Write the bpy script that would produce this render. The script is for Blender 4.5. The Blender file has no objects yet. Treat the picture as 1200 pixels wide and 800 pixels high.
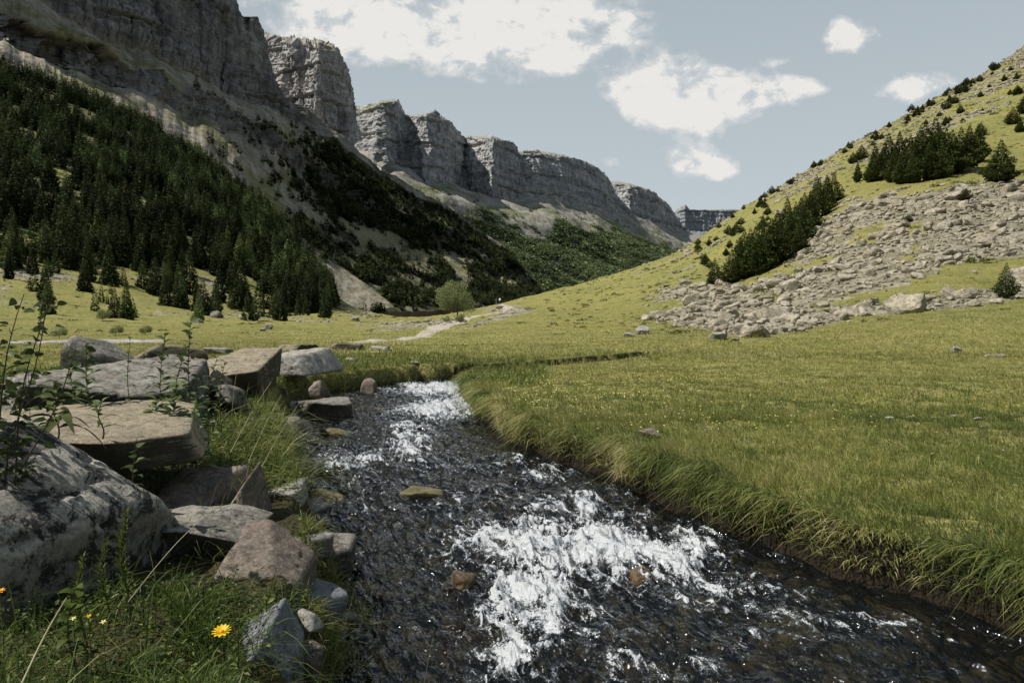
import bpy, math, random
import numpy as np
from mathutils import Vector
R = math.radians
random.seed(7)
rng = np.random.default_rng(11)
sc = bpy.context.scene
COL = sc.collection
F = 867.0                      # focal length in pixels of a 1200 px wide frame
EYE = 1.55
PITCH = math.atan(35/F)
CP, SP = math.cos(PITCH), math.sin(PITCH)

def px(u, v, D):
    """direction through a pixel, taken to the real distance D along the valley"""
    u = np.asarray(u, float); v = np.asarray(v, float); D = np.asarray(D, float)
    t = (400-v)/F
    k = CP + SP*t
    return (u-600)/F/k*D, D+0*u, EYE + (-SP+CP*t)/k*D

def proj(x, y, z):
    zz = z-EYE
    d = CP*y - SP*zz
    up = SP*y + CP*zz
    return 600+F*x/d, 400-F*up/d

# ------------------------------------------------------------------ noise
_p = np.random.default_rng(3).permutation(256); _p = np.concatenate([_p, _p, _p])
_g = np.random.default_rng(4).normal(size=(256, 3)); _g /= np.linalg.norm(_g, axis=1)[:, None]
_g = _g.astype(np.float32)
def pn(x, y, z=0.0, seed=0):
    x, y, z = np.broadcast_arrays(np.asarray(x, np.float64), np.asarray(y, np.float64), np.asarray(z, np.float64))
    sh = x.shape
    x = x.ravel()+seed*17.31; y = y.ravel()+seed*7.77; z = z.ravel()+seed*3.33
    xi = np.floor(x); yi = np.floor(y); zi = np.floor(z)
    xf = (x-xi).astype(np.float32); yf = (y-yi).astype(np.float32); zf = (z-zi).astype(np.float32)
    xi = xi.astype(np.int64) & 255; yi = yi.astype(np.int64) & 255; zi = zi.astype(np.int64) & 255
    fx = xf*xf*xf*(xf*(xf*6-15)+10); fy = yf*yf*yf*(yf*(yf*6-15)+10); fz = zf*zf*zf*(zf*(zf*6-15)+10)
    out = 0
    for dx in (0, 1):
        wx = fx if dx else 1-fx
        a = _p[xi+dx]
        for dy in (0, 1):
            wy = fy if dy else 1-fy
            b = _p[a+yi+dy]
            for dz in (0, 1):
                wz = fz if dz else 1-fz
                g = _g[_p[b+zi+dz] & 255]
                out = out + wx*wy*wz*(g[:, 0]*(xf-dx)+g[:, 1]*(yf-dy)+g[:, 2]*(zf-dz))
    return (out*1.6).reshape(sh).astype(np.float64)
def fbm(x, y, z=0.0, o=4, seed=0, gain=.5, lac=2.03):
    s = 0; a = 1; t = 0
    for i in range(o):
        s = s + a*pn(x, y, z, seed+i*5); t += a
        x = x*lac; y = y*lac; z = z*lac; a *= gain
    return s/t
def ridge(x, y, z=0.0, o=3, seed=0):
    s = 0; a = 1; t = 0
    for i in range(o):
        s = s + a*(1-np.abs(pn(x, y, z, seed+i*5))*2); t += a
        x = x*2.1; y = y*2.1; z = z*2.1; a *= .5
    return s/t
def sst(a, b, x):
    t = np.clip((x-a)/(b-a), 0, 1); return t*t*(3-2*t)
def inpoly(u, v, poly):
    r = np.zeros(np.shape(u), bool); n = len(poly)
    for i in range(n):
        x1, y1 = poly[i]; x2, y2 = poly[(i+1) % n]
        if y1 == y2: continue
        c = ((y1 > v) != (y2 > v)) & (u < (x2-x1)*(v-y1)/(y2-y1)+x1)
        r ^= c
    return r

# ------------------------------------------------------------------ objects
def tag(o, label=None, cat=None, group=None, kind=None):
    if label: o['label'] = label
    if cat: o['category'] = cat
    if group: o['group'] = group
    if kind: o['kind'] = kind
    return o
def mesh_np(name, V, faces, m=None, smooth=False, attrs=None):
    """faces: list of int arrays (n,3) / (n,4)"""
    me = bpy.data.meshes.new(name)
    V = np.asarray(V, np.float32)
    me.vertices.add(len(V)); me.vertices.foreach_set('co', V.ravel())
    if not isinstance(faces, (list, tuple)): faces = [faces]
    loops = np.concatenate([f.ravel() for f in faces]).astype(np.int32)
    sizes = np.concatenate([np.full(len(f), f.shape[1], np.int32) for f in faces])
    starts = np.concatenate([[0], np.cumsum(sizes)[:-1]]).astype(np.int32)
    me.loops.add(len(loops)); me.loops.foreach_set('vertex_index', loops)
    me.polygons.add(len(sizes)); me.polygons.foreach_set('loop_start', starts)
    try: me.polygons.foreach_set('loop_total', sizes)
    except Exception: pass
    me.polygons.foreach_set('use_smooth', np.full(len(sizes), smooth))
    for k, a in (attrs or {}).items():
        at = me.attributes.new(k, 'FLOAT', 'POINT'); at.data.foreach_set('value', np.asarray(a, np.float32).ravel())
    me.update(calc_edges=True)
    if m: me.materials.append(m)
    return me
def add(name, me, parent=None, loc=None):
    o = bpy.data.objects.new(name, me); COL.objects.link(o)
    if parent: o.parent = parent
    if loc is not None: o.location = loc
    return o
def empty(name, loc=(0, 0, 0), rz=0, s=1):
    o = bpy.data.objects.new(name, None); COL.objects.link(o)
    o.location = loc; o.rotation_euler = (0, 0, rz); o.scale = (s,)*3 if not hasattr(s, '__len__') else s
    o.empty_display_size = .1
    return o
def gridfaces(r, c):
    i = np.arange(r*c).reshape(r, c)
    return np.stack([i[:-1, :-1], i[:-1, 1:], i[1:, 1:], i[1:, :-1]], -1).reshape(-1, 4)

# ------------------------------------------------------------------ materials
class M:
    def __init__(s, name, rough=.9, spec=.2):
        s.m = bpy.data.materials.new(name); s.m.use_nodes = True
        s.nt = s.m.node_tree; s.N = s.nt.nodes; s.L = s.nt.links
        s.b = s.N['Principled BSDF']
        s.b.inputs['Roughness'].default_value = rough
        s.b.inputs['Specular IOR Level'].default_value = spec
        s.geo = None
    def n(s, t, **kw):
        nd = s.N.new(t)
        for k, v in kw.items(): setattr(nd, k, v)
        return nd
    def set(s, inp, v):
        if isinstance(v, bpy.types.NodeSocket): s.L.new(v, inp)
        elif v is not None:
            if hasattr(v, '__len__') and len(v) == 3 and inp.type == 'RGBA': v = (*v, 1)
            inp.default_value = v
    def pos(s):
        if not s.geo: s.geo = s.n('ShaderNodeNewGeometry')
        return s.geo.outputs['Position']
    def objc(s):
        return s.n('ShaderNodeTexCoord').outputs['Object']
    def math(s, op, a, b=None, c=None):
        nd = s.n('ShaderNodeMath', operation=op); s.set(nd.inputs[0], a)
        if b is not None: s.set(nd.inputs[1], b)
        if c is not None: s.set(nd.inputs[2], c)
        return nd.outputs[0]
    def vec(s, vec, scale):
        nd = s.n('ShaderNodeMapping'); s.set(nd.inputs['Vector'], vec); nd.inputs['Scale'].default_value = scale
        return nd.outputs[0]
    def noise(s, scale, detail=4, rough=.55, vec=None, dist=0):
        nd = s.n('ShaderNodeTexNoise'); s.set(nd.inputs['Vector'], vec if vec is not None else s.pos())
        nd.inputs['Scale'].default_value = scale; nd.inputs['Detail'].default_value = detail
        nd.inputs['Roughness'].default_value = rough; nd.inputs['Distortion'].default_value = dist
        return nd.outputs['Fac']
    def voro(s, scale, vec=None, feature='F1', out='Distance'):
        nd = s.n('ShaderNodeTexVoronoi', feature=feature); s.set(nd.inputs['Vector'], vec if vec is not None else s.pos())
        nd.inputs['Scale'].default_value = scale
        return nd.outputs[out]
    def ramp(s, f, stops, interp='LINEAR'):
        nd = s.n('ShaderNodeValToRGB'); s.set(nd.inputs[0], f); cr = nd.color_ramp; cr.interpolation = interp
        while len(cr.elements) < len(stops): cr.elements.new(.5)
        for e, (p, c) in zip(cr.elements, stops):
            e.position = p; e.color = (*c, 1) if hasattr(c, '__len__') else (c, c, c, 1)
        return nd.outputs[0]
    def mix(s, f, a, b, mode='MIX'):
        nd = s.n('ShaderNodeMix', data_type='RGBA', blend_type=mode)
        s.set(nd.inputs[0], f); s.set(nd.inputs[6], a); s.set(nd.inputs[7], b)
        return nd.outputs[2]
    def attr(s, name):
        nd = s.n('ShaderNodeAttribute', attribute_name=name); return nd.outputs['Fac']
    def bump(s, h, dist, strength=1.0, prev=None):
        nd = s.n('ShaderNodeBump'); s.set(nd.inputs['Height'], h); nd.inputs['Distance'].default_value = dist
        nd.inputs['Strength'].default_value = strength
        if prev is not None: s.L.new(prev, nd.inputs['Normal'])
        return nd.outputs[0]
    def out(s, col, nrm=None, rough=None):
        s.set(s.b.inputs['Base Color'], col)
        if nrm is not None: s.L.new(nrm, s.b.inputs['Normal'])
        if rough is not None: s.set(s.b.inputs['Roughness'], rough)
        return s.m

def m_ground():
    k = M('alpine_turf')
    n1 = k.noise(.05, 5); n2 = k.noise(1.1, 5); n3 = k.noise(14, 4)
    g = k.mix(k.ramp(n1, [(.35, 0), (.65, 1)]), (.18, .20, .048), (.36, .315, .088))
    g = k.mix(k.ramp(n2, [(.4, 0), (.62, 1)]), g, (.36, .32, .115))
    g = k.mix(k.ramp(n3, [(.35, .6), (.6, 0)]), g, (.075, .088, .022))
    g = k.mix(k.ramp(k.noise(.35, 6, .7), [(.52, 0), (.70, .7)]), g, (.12, .14, .036))
    # little pale stones
    vor = k.voro(1.3); st = k.math('MULTIPLY', k.ramp(vor, [(.10, 1), (.16, 0)]), k.ramp(k.noise(.12, 3), [(.5, 0), (.6, 1)]))
    soil_shade = k.mix(k.noise(30, 4), (.008, .006, .004), (.035, .026, .015))  # bank soil, blackened to paint the shade under the overhanging turf
    g = k.mix(k.attr('soil_shade'), g, soil_shade)
    rk = k.noise(1.7, 7, .65)
    rock = k.ramp(rk, [(.3, (.08, .068, .05)), (.45, (.30, .265, .20)), (.7, (.50, .45, .35))])
    rock = k.mix(k.ramp(k.noise(.6, 6, .7), [(.45, 0), (.6, .7)]), rock, (.115, .12, .035))
    g = k.mix(k.attr('rock'), g, rock)
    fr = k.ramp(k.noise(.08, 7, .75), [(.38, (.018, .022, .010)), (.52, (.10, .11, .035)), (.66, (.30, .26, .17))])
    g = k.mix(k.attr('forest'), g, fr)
    dirt = k.ramp(k.noise(2.5, 5, .7), [(.3, (.13, .10, .075)), (.6, (.36, .31, .25)), (.75, (.48, .44, .38))])
    g = k.mix(k.attr('dirt'), g, dirt)
    nb = k.bump(k.noise(9, 5, .7), .05, .8)
    nb = k.bump(k.noise(1.0, 6, .75), .35, .9, nb)
    return k.out(g, nb)

def m_mountain(sc_=1.0, name='mountain_rock', far=0.0, dk=1.0):
    k = M(name)
    p = k.pos()
    st = k.noise(.03/sc_, 8, .72, k.vec(p, (.12, .12, 1.5)))
    bl = k.noise(.012/sc_, 8, .65)
    fl = k.noise(.03/sc_, 7, .7, k.vec(p, (1, 1, .22)))
    c = k.ramp(bl, [(.3, (.21, .205, .195)), (.55, (.33, .318, .295)), (.75, (.46, .44, .40))])
    c = k.mix(k.ramp(st, [(.40, .55), (.5, 0)]), c, (.10, .098, .095))
    c = k.mix(k.ramp(st, [(.55, 0), (.68, .6)]), c, (.40, .375, .33))
    c = k.mix(k.ramp(fl, [(.36, .75), (.5, 0)]), c, (.10, .098, .096))
    c = k.mix(1.0, c, k.ramp(k.noise(.11/sc_, 8, .75, k.vec(p, (1, 1, .6))), [(.34, .35), (.5, 1.0), (.66, 1.45)]), 'MULTIPLY')
    c = k.mix(k.ramp(k.noise(.05/sc_, 6, .8, k.vec(p, (1.4, 1.4, .3)), 1.2), [(.36, .8), (.44, 0)]), c, (.035, .035, .037))
    sep = k.n('ShaderNodeSeparateXYZ')
    geo = k.geo; k.L.new(geo.outputs['Normal'], sep.inputs[0])
    up = sep.outputs[2]
    # ledges carry thin grass and light debris
    led = k.math('MULTIPLY', k.ramp(up, [(.55, 0), (.78, 1)]), k.ramp(k.noise(.02/sc_, 5), [(.42, .2), (.6, .9)]))
    c = k.mix(led, c, (.20, .185, .11))
    scr = k.ramp(k.noise(.05/sc_, 8, .7, k.vec(p, (1, 1, .5))), [(.3, (.24, .21, .165)), (.5, (.42, .37, .295)), (.72, (.56, .50, .41))])
    scr = k.mix(k.ramp(k.noise(.09/sc_, 7, .75), [(.36, .7), (.5, 0)]), scr, (.09, .078, .06))
    scr = k.mix(k.ramp(k.noise(.013/sc_, 8, .75), [(.48, 0), (.62, .85)]), scr, (.125, .125, .045))
    if dk != 1: c = k.mix(1.0, c, (dk, dk, dk*1.03), 'MULTIPLY')  # whole rock colour darkened for the shaded wall, brightened for sunlit cliffs
    c = k.mix(k.attr('scree'), c, scr)
    gr = k.ramp(k.noise(.06/sc_, 8, .78), [(.3, (.07, .08, .025)), (.5, (.20, .205, .06)), (.7, (.36, .31, .15))])
    c = k.mix(k.attr('grass'), c, gr)
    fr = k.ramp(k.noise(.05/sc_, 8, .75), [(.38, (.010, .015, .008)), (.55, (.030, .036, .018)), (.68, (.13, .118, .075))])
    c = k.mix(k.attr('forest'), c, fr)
    if far: c = k.mix(far, c, (.26, .30, .34))  # distance haze painted into the rock as a blue-grey tint
    nb = k.bump(st, 4*sc_, .5)
    nb = k.bump(fl, 6*sc_, .6, nb)
    nb = k.bump(k.noise(.16/sc_, 6, .7), 2.0*sc_, .7, nb)
    return k.out(c, nb)

def m_rock(name, a, b, dark=(.02, .02, .02), lich=.0, scale=1.0, warm=None, darkness=.5, steep_dark=.3):
    k = M(name, .85, .3)
    p = k.pos()
    n1 = k.noise(3.2*scale, 9, .68); n2 = k.noise(16*scale, 8, .7); n3 = k.noise(75*scale, 5, .7)
    c = k.mix(k.ramp(n1, [(.35, 0), (.65, 1)]), a, b)
    c = k.mix(k.ramp(n2, [(.38, .75), (.52, 0)]), c, tuple(x*.32 for x in a))
    c = k.mix(k.ramp(n3, [(.35, .5), (.6, 0)]), c, tuple(x*.4 for x in a))
    c = k.mix(k.math('MULTIPLY', k.ramp(k.noise(5.5*scale, 10, .78, None, .5), [(.48, 0), (.54, 1)]), darkness), c, dark)
    if lich:
        sp = k.math('MULTIPLY', k.ramp(k.voro(26*scale, k.vec(p, (1, 1, 1))), [(.16, 1), (.3, 0)]), k.ramp(k.noise(5*scale, 4), [(.5, 0), (.6, 1)]))
        sp2 = k.ramp(k.noise(38*scale, 5, .6), [(.60, 0), (.66, 1)])
        c = k.mix(k.math('MULTIPLY', k.math('MAXIMUM', sp, sp2), lich), c, (.47, .46, .42))
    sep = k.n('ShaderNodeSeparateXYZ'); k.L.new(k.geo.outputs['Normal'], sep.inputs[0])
    if steep_dark:
        f = k.math('MULTIPLY', k.ramp(sep.outputs[2], [(-.2, 1), (.35, 0)]) , steep_dark)  # near-black tint on steep and downward faces
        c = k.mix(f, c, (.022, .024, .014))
    nb = k.bump(n1, .05/scale, .7); nb = k.bump(n2, .016/scale, .9, nb); nb = k.bump(n3, .004/scale, .9, nb)
    return k.out(c, nb)

def m_leaf(name, c1, c2, scale=6.0, trans=.25, rough=.6, big=0, spec=.08):
    k = M(name, rough, spec)
    at = k.attr('tone')
    inf = k.n('ShaderNodeObjectInfo')
    f = k.math('ADD', k.math('MULTIPLY', at, .7), k.math('MULTIPLY', k.noise(scale, 3), .3))
    c = k.mix(k.ramp(f, [(.15, 0), (.85, 1)]), c1, c2)
    if big: c = k.mix(k.ramp(k.noise(big, 5, .65), [(.42, .75), (.58, 0)]), c, tuple(q_*.6 for q_ in c1)); c = k.mix(k.ramp(k.noise(big*2.7, 4), [(.58, 0), (.66, .8)]), c, tuple(q_*1.6 for q_ in c2))  # broad dark and bright patches; on forests they paint shadowed and sunlit trees
    hs = k.n('ShaderNodeHueSaturation'); k.L.new(c, hs.inputs['Color'])
    k.set(hs.inputs['Value'], k.math('MULTIPLY_ADD', inf.outputs['Random'], .5, .75))
    k.set(hs.inputs['Hue'], k.math('MULTIPLY_ADD', inf.outputs['Random'], .03, .485))
    c = hs.outputs[0]
    k.out(c)
    if trans:
        tr = k.n('ShaderNodeBsdfTranslucent'); k.L.new(c, tr.inputs[0])
        mx = k.n('ShaderNodeMixShader'); mx.inputs[0].default_value = trans
        k.L.new(k.b.outputs[0], mx.inputs[1]); k.L.new(tr.outputs[0], mx.inputs[2])
        k.L.new(mx.outputs[0], k.N['Material Output'].inputs[0])
    return k.m
def m_plain(name, col, rough=.7, var=.3, scale=20, spec=.2):
    k = M(name, rough, spec)
    c = k.mix(k.noise(scale, 4), tuple(x*(1-var) for x in col), tuple(min(1, x*(1+var)) for x in col))
    return k.out(c)

MAT = dict(
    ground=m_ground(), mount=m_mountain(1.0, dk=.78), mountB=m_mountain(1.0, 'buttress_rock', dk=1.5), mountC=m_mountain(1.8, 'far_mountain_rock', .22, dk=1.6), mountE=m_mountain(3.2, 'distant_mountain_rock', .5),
    bark=m_plain('pine_bark', (.09, .065, .045), .9, .4, 12),
    pine=m_leaf('pine_needles', (.012, .022, .007), (.105, .125, .036), .5, .12),
    pine_l=m_leaf('forest_needles', (.007, .014, .006), (.105, .13, .045), .08, .08, big=.018),
    pine_f=m_leaf('far_forest_needles', (.065, .092, .042), (.24, .28, .13), .02, .15, big=.006),
    broad=m_leaf('broadleaf_foliage', (.10, .12, .045), (.34, .36, .17), .5, .2),
    scree=m_rock('scree_stone', (.39, .345, .25), (.64, .575, .44), (.08, .068, .05), 0, .35, darkness=.35, steep_dark=.2),
    r_lichen=m_rock('lichen_boulder', (.40, .37, .31), (.60, .56, .47), (.020, .021, .020), .8, 1.0, darkness=.97, steep_dark=.5),
    r_tan=m_rock('tan_slab', (.36, .30, .205), (.47, .40, .285), (.05, .045, .035), .1, 1.0, darkness=.25, steep_dark=.85),
    r_grey=m_rock('grey_slab', (.26, .235, .195), (.44, .41, .35), (.05, .048, .042), .45, 1.0, darkness=.55, steep_dark=.8),
    r_brown=m_rock('brown_rock', (.24, .19, .15), (.36, .30, .235), (.04, .034, .028), .35, 1.2, darkness=.35, steep_dark=.6),
    r_blue=m_rock('bluish_rock', (.22, .23, .24), (.38, .39, .39), (.03, .035, .04), 0, 1.6, darkness=.3, steep_dark=.5),
    r_white=m_rock('pale_slab', (.42, .39, .335), (.58, .545, .47), (.13, .12, .10), .2, .8, darkness=.2, steep_dark=.6),
    r_wet=m_rock('wet_stone', (.12, .078, .038), (.24, .165, .085), (.02, .013, .008), .0, 1.6, darkness=.3, steep_dark=.0),
    r_algae=m_rock('algae_stone', (.18, .155, .06), (.30, .26, .12), (.03, .028, .012), .0, 1.8, darkness=.35, steep_dark=.0),
)
MAT['r_wet'].node_tree.nodes['Principled BSDF'].inputs['Roughness'].default_value = .25
MAT['r_algae'].node_tree.nodes['Principled BSDF'].inputs['Roughness'].default_value = .3

# ------------------------------------------------------------------ ground sheet
YL = [(.6, -.35), (1.5, -.45), (3.1, -.75), (4.0, -.9), (4.9, -1.2), (5.7, -1.63), (6.9, -1.98), (9.3, -2.85), (11.7, -3.4), (13.4, -3.4), (14.4, -2.8), (16, -1.85)]
YR = [(.6, 3.9), (1.5, 3.4), (3.45, 2.39), (3.84, 2.12), (4.7, 1.63), (5.6, 1.29), (6.9, .8), (8.4, 0), (10.75, -.5), (13.4, -.85), (15.8, -.95), (16, -.9)]
UP = [(-1.9, 14.9, .6), (-.9, 15.9, .6), (.6, 17.2, .55), (2.2, 18.6, .5), (3.6, 19.9, .3)]
def wdist(x, y):
    """signed distance to the water's edge (negative = in the stream)"""
    xl = np.interp(y, *zip(*YL)); xr = np.interp(y, *zip(*YR))
    wob = .10*pn(x*1.7, y*1.7, 3.1) + .05*pn(x*5, y*5, 1.2)
    d = np.maximum(np.maximum(xl-x, x-xr)*.86, (y-15.9))
    for (x1, y1, w1), (x2, y2, w2) in zip(UP[:-1], UP[1:]):
        dx, dy = x2-x1, y2-y1
        t = np.clip(((x-x1)*dx+(y-y1)*dy)/(dx*dx+dy*dy), 0, 1)
        d = np.minimum(d, np.hypot(x-x1-t*dx, y-y1-t*dy)-(w1+t*(w2-w1)))
    return d+wob
def wz(y): return .004*np.minimum(y, 30)
TAB = {  # u: [(depth, v)...]
 -900: [(28, 396), (60, 375), (90, 350), (130, 300), (220, 200), (450, 40), (620, -60), (800, -30)],
 -300: [(28, 402), (60, 386), (90, 370), (130, 345), (180, 305), (220, 275), (300, 190), (450, 70), (620, -10), (800, 30)],
 0: [(28, 405), (60, 393), (90, 382), (130, 368), (180, 338), (220, 308), (300, 240), (450, 150), (600, 74), (760, 110)],
 100: [(28, 405), (60, 394), (90, 385), (130, 373), (180, 354), (230, 322), (300, 265), (450, 178), (600, 108), (760, 150)],
 200: [(28, 405), (60, 394), (90, 386), (130, 377), (180, 365), (230, 348), (300, 305), (450, 220), (620, 158), (760, 200)],
 260: [(28, 405), (60, 394), (90, 387), (130, 379), (190, 369), (250, 355), (320, 315), (450, 255), (630, 203), (760, 240)],
 320: [(28, 405), (60, 393), (90, 387), (140, 379), (200, 371), (280, 358), (350, 330), (450, 290), (630, 249), (760, 290)],
 360: [(28, 405), (60, 393), (90, 387), (140, 379), (200, 372), (300, 362), (380, 345), (480, 326), (610, 304), (760, 345)],
 400: [(28, 405), (60, 393), (90, 387), (150, 378), (220, 372), (330, 368), (400, 363), (500, 358), (600, 354), (760, 364)],
 430: [(28, 405), (60, 393), (90, 387), (160, 377), (240, 372), (400, 368), (600, 366), (760, 368)],
 500: [(28, 406), (50, 396), (90, 384), (150, 376), (200, 373), (300, 374), (500, 376), (760, 376)],
 560: [(28, 406), (50, 396), (80, 384), (120, 374), (170, 365), (210, 361), (300, 368), (500, 376), (760, 376)],
 600: [(28, 405), (50, 393), (80, 381), (120, 368), (170, 357), (220, 351), (300, 362), (500, 374), (760, 376)],
 700: [(28, 402), (50, 388), (80, 373), (120, 357), (180, 338), (250, 325), (330, 340), (500, 364), (760, 372)],
 760: [(28, 399), (45, 386), (70, 368), (110, 345), (180, 320), (260, 307), (340, 325), (500, 350), (760, 368)],
 800: [(28, 396), (40, 385), (60, 366), (90, 343), (150, 315), (250, 291), (330, 310), (500, 340), (760, 360)],
 850: [(25, 396), (32, 389), (45, 372), (65, 350), (90, 325), (150, 283), (270, 252), (350, 270), (500, 300), (760, 350)],
 920: [(22, 398), (30, 389), (42, 366), (60, 330), (85, 292), (140, 245), (270, 212), (350, 225), (500, 260), (760, 340)],
 1000: [(20, 398), (29, 385), (42, 350), (60, 303), (82, 255), (110, 220), (180, 188), (280, 163), (360, 180), (500, 220), (760, 330)],
 1100: [(18, 400), (31, 368), (45, 325), (62, 270), (85, 222), (115, 195), (190, 150), (320, 106), (400, 120), (560, 180), (760, 300)],
 1200: [(16, 404), (35, 352), (46, 312), (65, 255), (90, 212), (130, 180), (210, 115), (400, 44), (500, 70), (620, 120), (760, 200)],
 1350: [(16, 400), (35, 332), (46, 285), (65, 220), (90, 170), (130, 130), (210, 50), (400, -60), (500, -30), (760, 100)],
 1700: [(16, 390), (35, 300), (46, 240), (65, 160), (90, 90), (130, 30), (210, -80), (400, -260), (500, -230), (760, -100)],
 2200: [(16, 380), (35, 270), (46, 200), (65, 100), (90, 20), (130, -60), (210, -200), (400, -420), (500, -380), (760, -200)],
}
NR, NC = 1000, 1150
us = np.concatenate([np.linspace(-900, -60, 120, endpoint=False), np.linspace(-60, 1260, 930, endpoint=False), np.linspace(1260, 2200, 100)])
NC = len(us)
TX = (us-600)/F
DD = np.exp(np.linspace(math.log(.7), math.log(760), NR))
tabu = sorted(TAB)
VT = np.zeros((NR, len(tabu)))
for j, u in enumerate(tabu):
    d, v = zip(*TAB[u]); VT[:, j] = np.interp(np.log(DD), np.log(d), v)
VG = np.stack([np.interp(us, tabu, VT[i]) for i in range(NR)])
def blur(a, n, ax):
    k = np.hanning(n+2)[1:-1]; k /= k.sum()
    pad = [(0, 0), (0, 0)]; pad[ax] = (n//2, n//2)
    b = np.pad(a, pad, mode='edge')
    return np.apply_along_axis(lambda r: np.convolve(r, k, 'valid'), ax, b)
VG = blur(blur(VG, 41, 0), 51, 1)
X = TX[None, :]*DD[:, None]; Y = np.repeat(DD[:, None], NC, 1)
t_ = (400-VG)/F
ZT = EYE + (-SP+CP*t_)/(CP+SP*t_)*Y
WD = wdist(X, Y)
right = sst(-.6, .2, X-np.interp(Y, *zip(*YR))+.8)
side_top = .40-.07*sst(-.6, .6, X-np.interp(Y, [.6, 16, 30], [1.2, -1.5, 0]))
side_top = side_top + .03*fbm(X*.6, Y*.6, 0, 3, 2) + np.where(X < -1, .2*sst(3.0, 6, Y)*(1-sst(9, 14, Y))*sst(0, 2.5, -X-1.0), 0)
near = side_top
Z0 = near*(1-sst(16, 28, Y)) + ZT*sst(16, 28, Y)
und = fbm(X/9, Y/9, 0, 4, 6)*.45*sst(20, 70, Y)*np.clip(Y/60, 0, 2.2)
Z0 = Z0+und+fbm(X*1.6, Y*1.6, 0, 4, 9)*.09*sst(0, .6, WD)+fbm(X*.35, Y*.35, 0, 3, 19)*.12*sst(.5, 3, WD)
edge_w = np.where(X > np.interp(Y, *zip(*YR))-.4, .045, .22)
prof = sst(0, 1, WD/edge_w)
bed = wz(Y)-.05-.17*sst(0, .7, -WD)+.06*fbm(X*3, Y*3, 0, 3, 4)
onbank = (Y < 30)
Z = np.where(onbank, bed+(Z0-bed)*prof, Z0)
# -------- surface masks from the real relief
U_, V_ = proj(X, Y, Z)
wx = fbm(X/6, Y/6, Z/6, 4, 21)*sst(15, 60, Y); wy = fbm(X/6, Y/6, Z/6, 4, 31)*sst(15, 60, Y)
Uw = U_+wx*44+fbm(X/1.8, Y/1.8, Z/1.8, 3, 22)*12*sst(20, 40, Y); Vw = V_+wy*14+fbm(X/1.8, Y/1.8, Z/1.8, 3, 32)*7*sst(20, 40, Y)
SCREE = [(755, 349), (800, 336), (850, 331), (880, 326), (925, 304), (928, 282), (960, 262), (985, 246), (1005, 238), (1060, 226), (1140, 216), (1260, 205),
         (1260, 290), (1200, 297), (1100, 318), (1015, 342), (960, 358), (900, 388), (860, 390), (800, 384), (770, 372), (810, 360)]
STRIP = [(850, 392), (880, 376), (960, 360), (1100, 347), (1260, 318), (1260, 342), (1100, 362), (1000, 370), (940, 388), (870, 396)]
PATCH = [[(856, 330), (925, 309), (1005, 298), (965, 314), (900, 332)], [(1045, 312), (1060, 296), (1085, 290), (1075, 305)], [(1000, 268), (1030, 262), (1030, 280), (1003, 285)],
         [(1050, 268), (1085, 258), (1090, 268), (1060, 276)], [(880, 350), (920, 340), (900, 356)]]
rock = (inpoly(Uw, Vw, SCREE) | inpoly(Uw, Vw, STRIP)).astype(float)
for q in PATCH: rock[inpoly(Uw, Vw, q)] = 0
upper = (U_ > 850) & (V_ < 262-(U_-850)*.42) & (V_ < 235)
pat = fbm(X/22, Y/22, Z/14, 5, 41)
pat2 = fbm((X+Z*1.2)/34, Y/34, Z/5, 5, 43)
rock = np.maximum(rock, upper*np.maximum(sst(.10, .25, pat), sst(.06, .16, pat2))*.9)
rock = np.maximum(rock, ((U_ > 1130) & (Y > 300))*sst(-.1, .1, pat)*.9)
rock = np.maximum(rock, (U_ > 740)*(U_ < 900)*(V_ > 255)*(V_ < 345)*sst(.15, .28, pat)*.8)
# left slope: stony scree between the trees
lf = (Y > 150) & (U_ < 440)
rock = np.maximum(rock, lf*sst(.05, .25, fbm(X/20, Y/20, Z/20, 4, 51))*.85*(V_ > 285))
LEDGE = [(405, 381), (440, 379), (475, 377), (520, 374), (548, 372), (548, 379), (505, 382), (470, 386), (430, 389), (470, 382)]
LEDGE2 = [(560, 362), (600, 358), (628, 362), (610, 369), (590, 372), (570, 380), (545, 386), (530, 390), (560, 378), (590, 366)]
for q in (LEDGE, LEDGE2): rock = np.maximum(rock, inpoly(U_+wx*10, V_+wy*3, q)*.9)
rock = rock*(Y > 22)
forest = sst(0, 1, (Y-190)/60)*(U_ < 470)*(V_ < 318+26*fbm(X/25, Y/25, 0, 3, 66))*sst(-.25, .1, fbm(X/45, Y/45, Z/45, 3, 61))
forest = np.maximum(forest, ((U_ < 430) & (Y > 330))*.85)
GREEN = [[(0, 140), (30, 150), (35, 170), (0, 165)], [(40, 185), (80, 200), (75, 215), (45, 205)], [(80, 235), (130, 262), (150, 300), (120, 290)], [(0, 70), (30, 80), (20, 95), (0, 92)]]
for q in GREEN: forest[inpoly(Uw, Vw, q)] = 0
soil_shade = sst(.14, .03, WD)*(Y < 30)
soil_shade = np.maximum(soil_shade, (1-sst(.0, .8, prof))*(Y < 30))
soil_shade = np.maximum(soil_shade, ((X < -.2) & (Y < 9) & (WD > 0))*.85*sst(9, 5, Y))  # left bank ground blackened too, painting in the shade over its grass
dirt = np.zeros_like(X)
Zc = Z+rock*(Y > 60)*fbm(X/2.5, Y/2.5, Z/2.5, 3, 71)*np.clip(Y/250, .2, 1.5)
V3 = np.stack([X, Y, Zc], -1).reshape(-1, 3)
g = add('ground', mesh_np('ground', V3, gridfaces(NR, NC), MAT['ground'], True, dict(rock=rock, forest=forest, soil_shade=soil_shade, dirt=dirt)))
tag(g, 'green and yellow alpine meadow and its rising slopes', 'ground', kind='structure')

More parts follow.
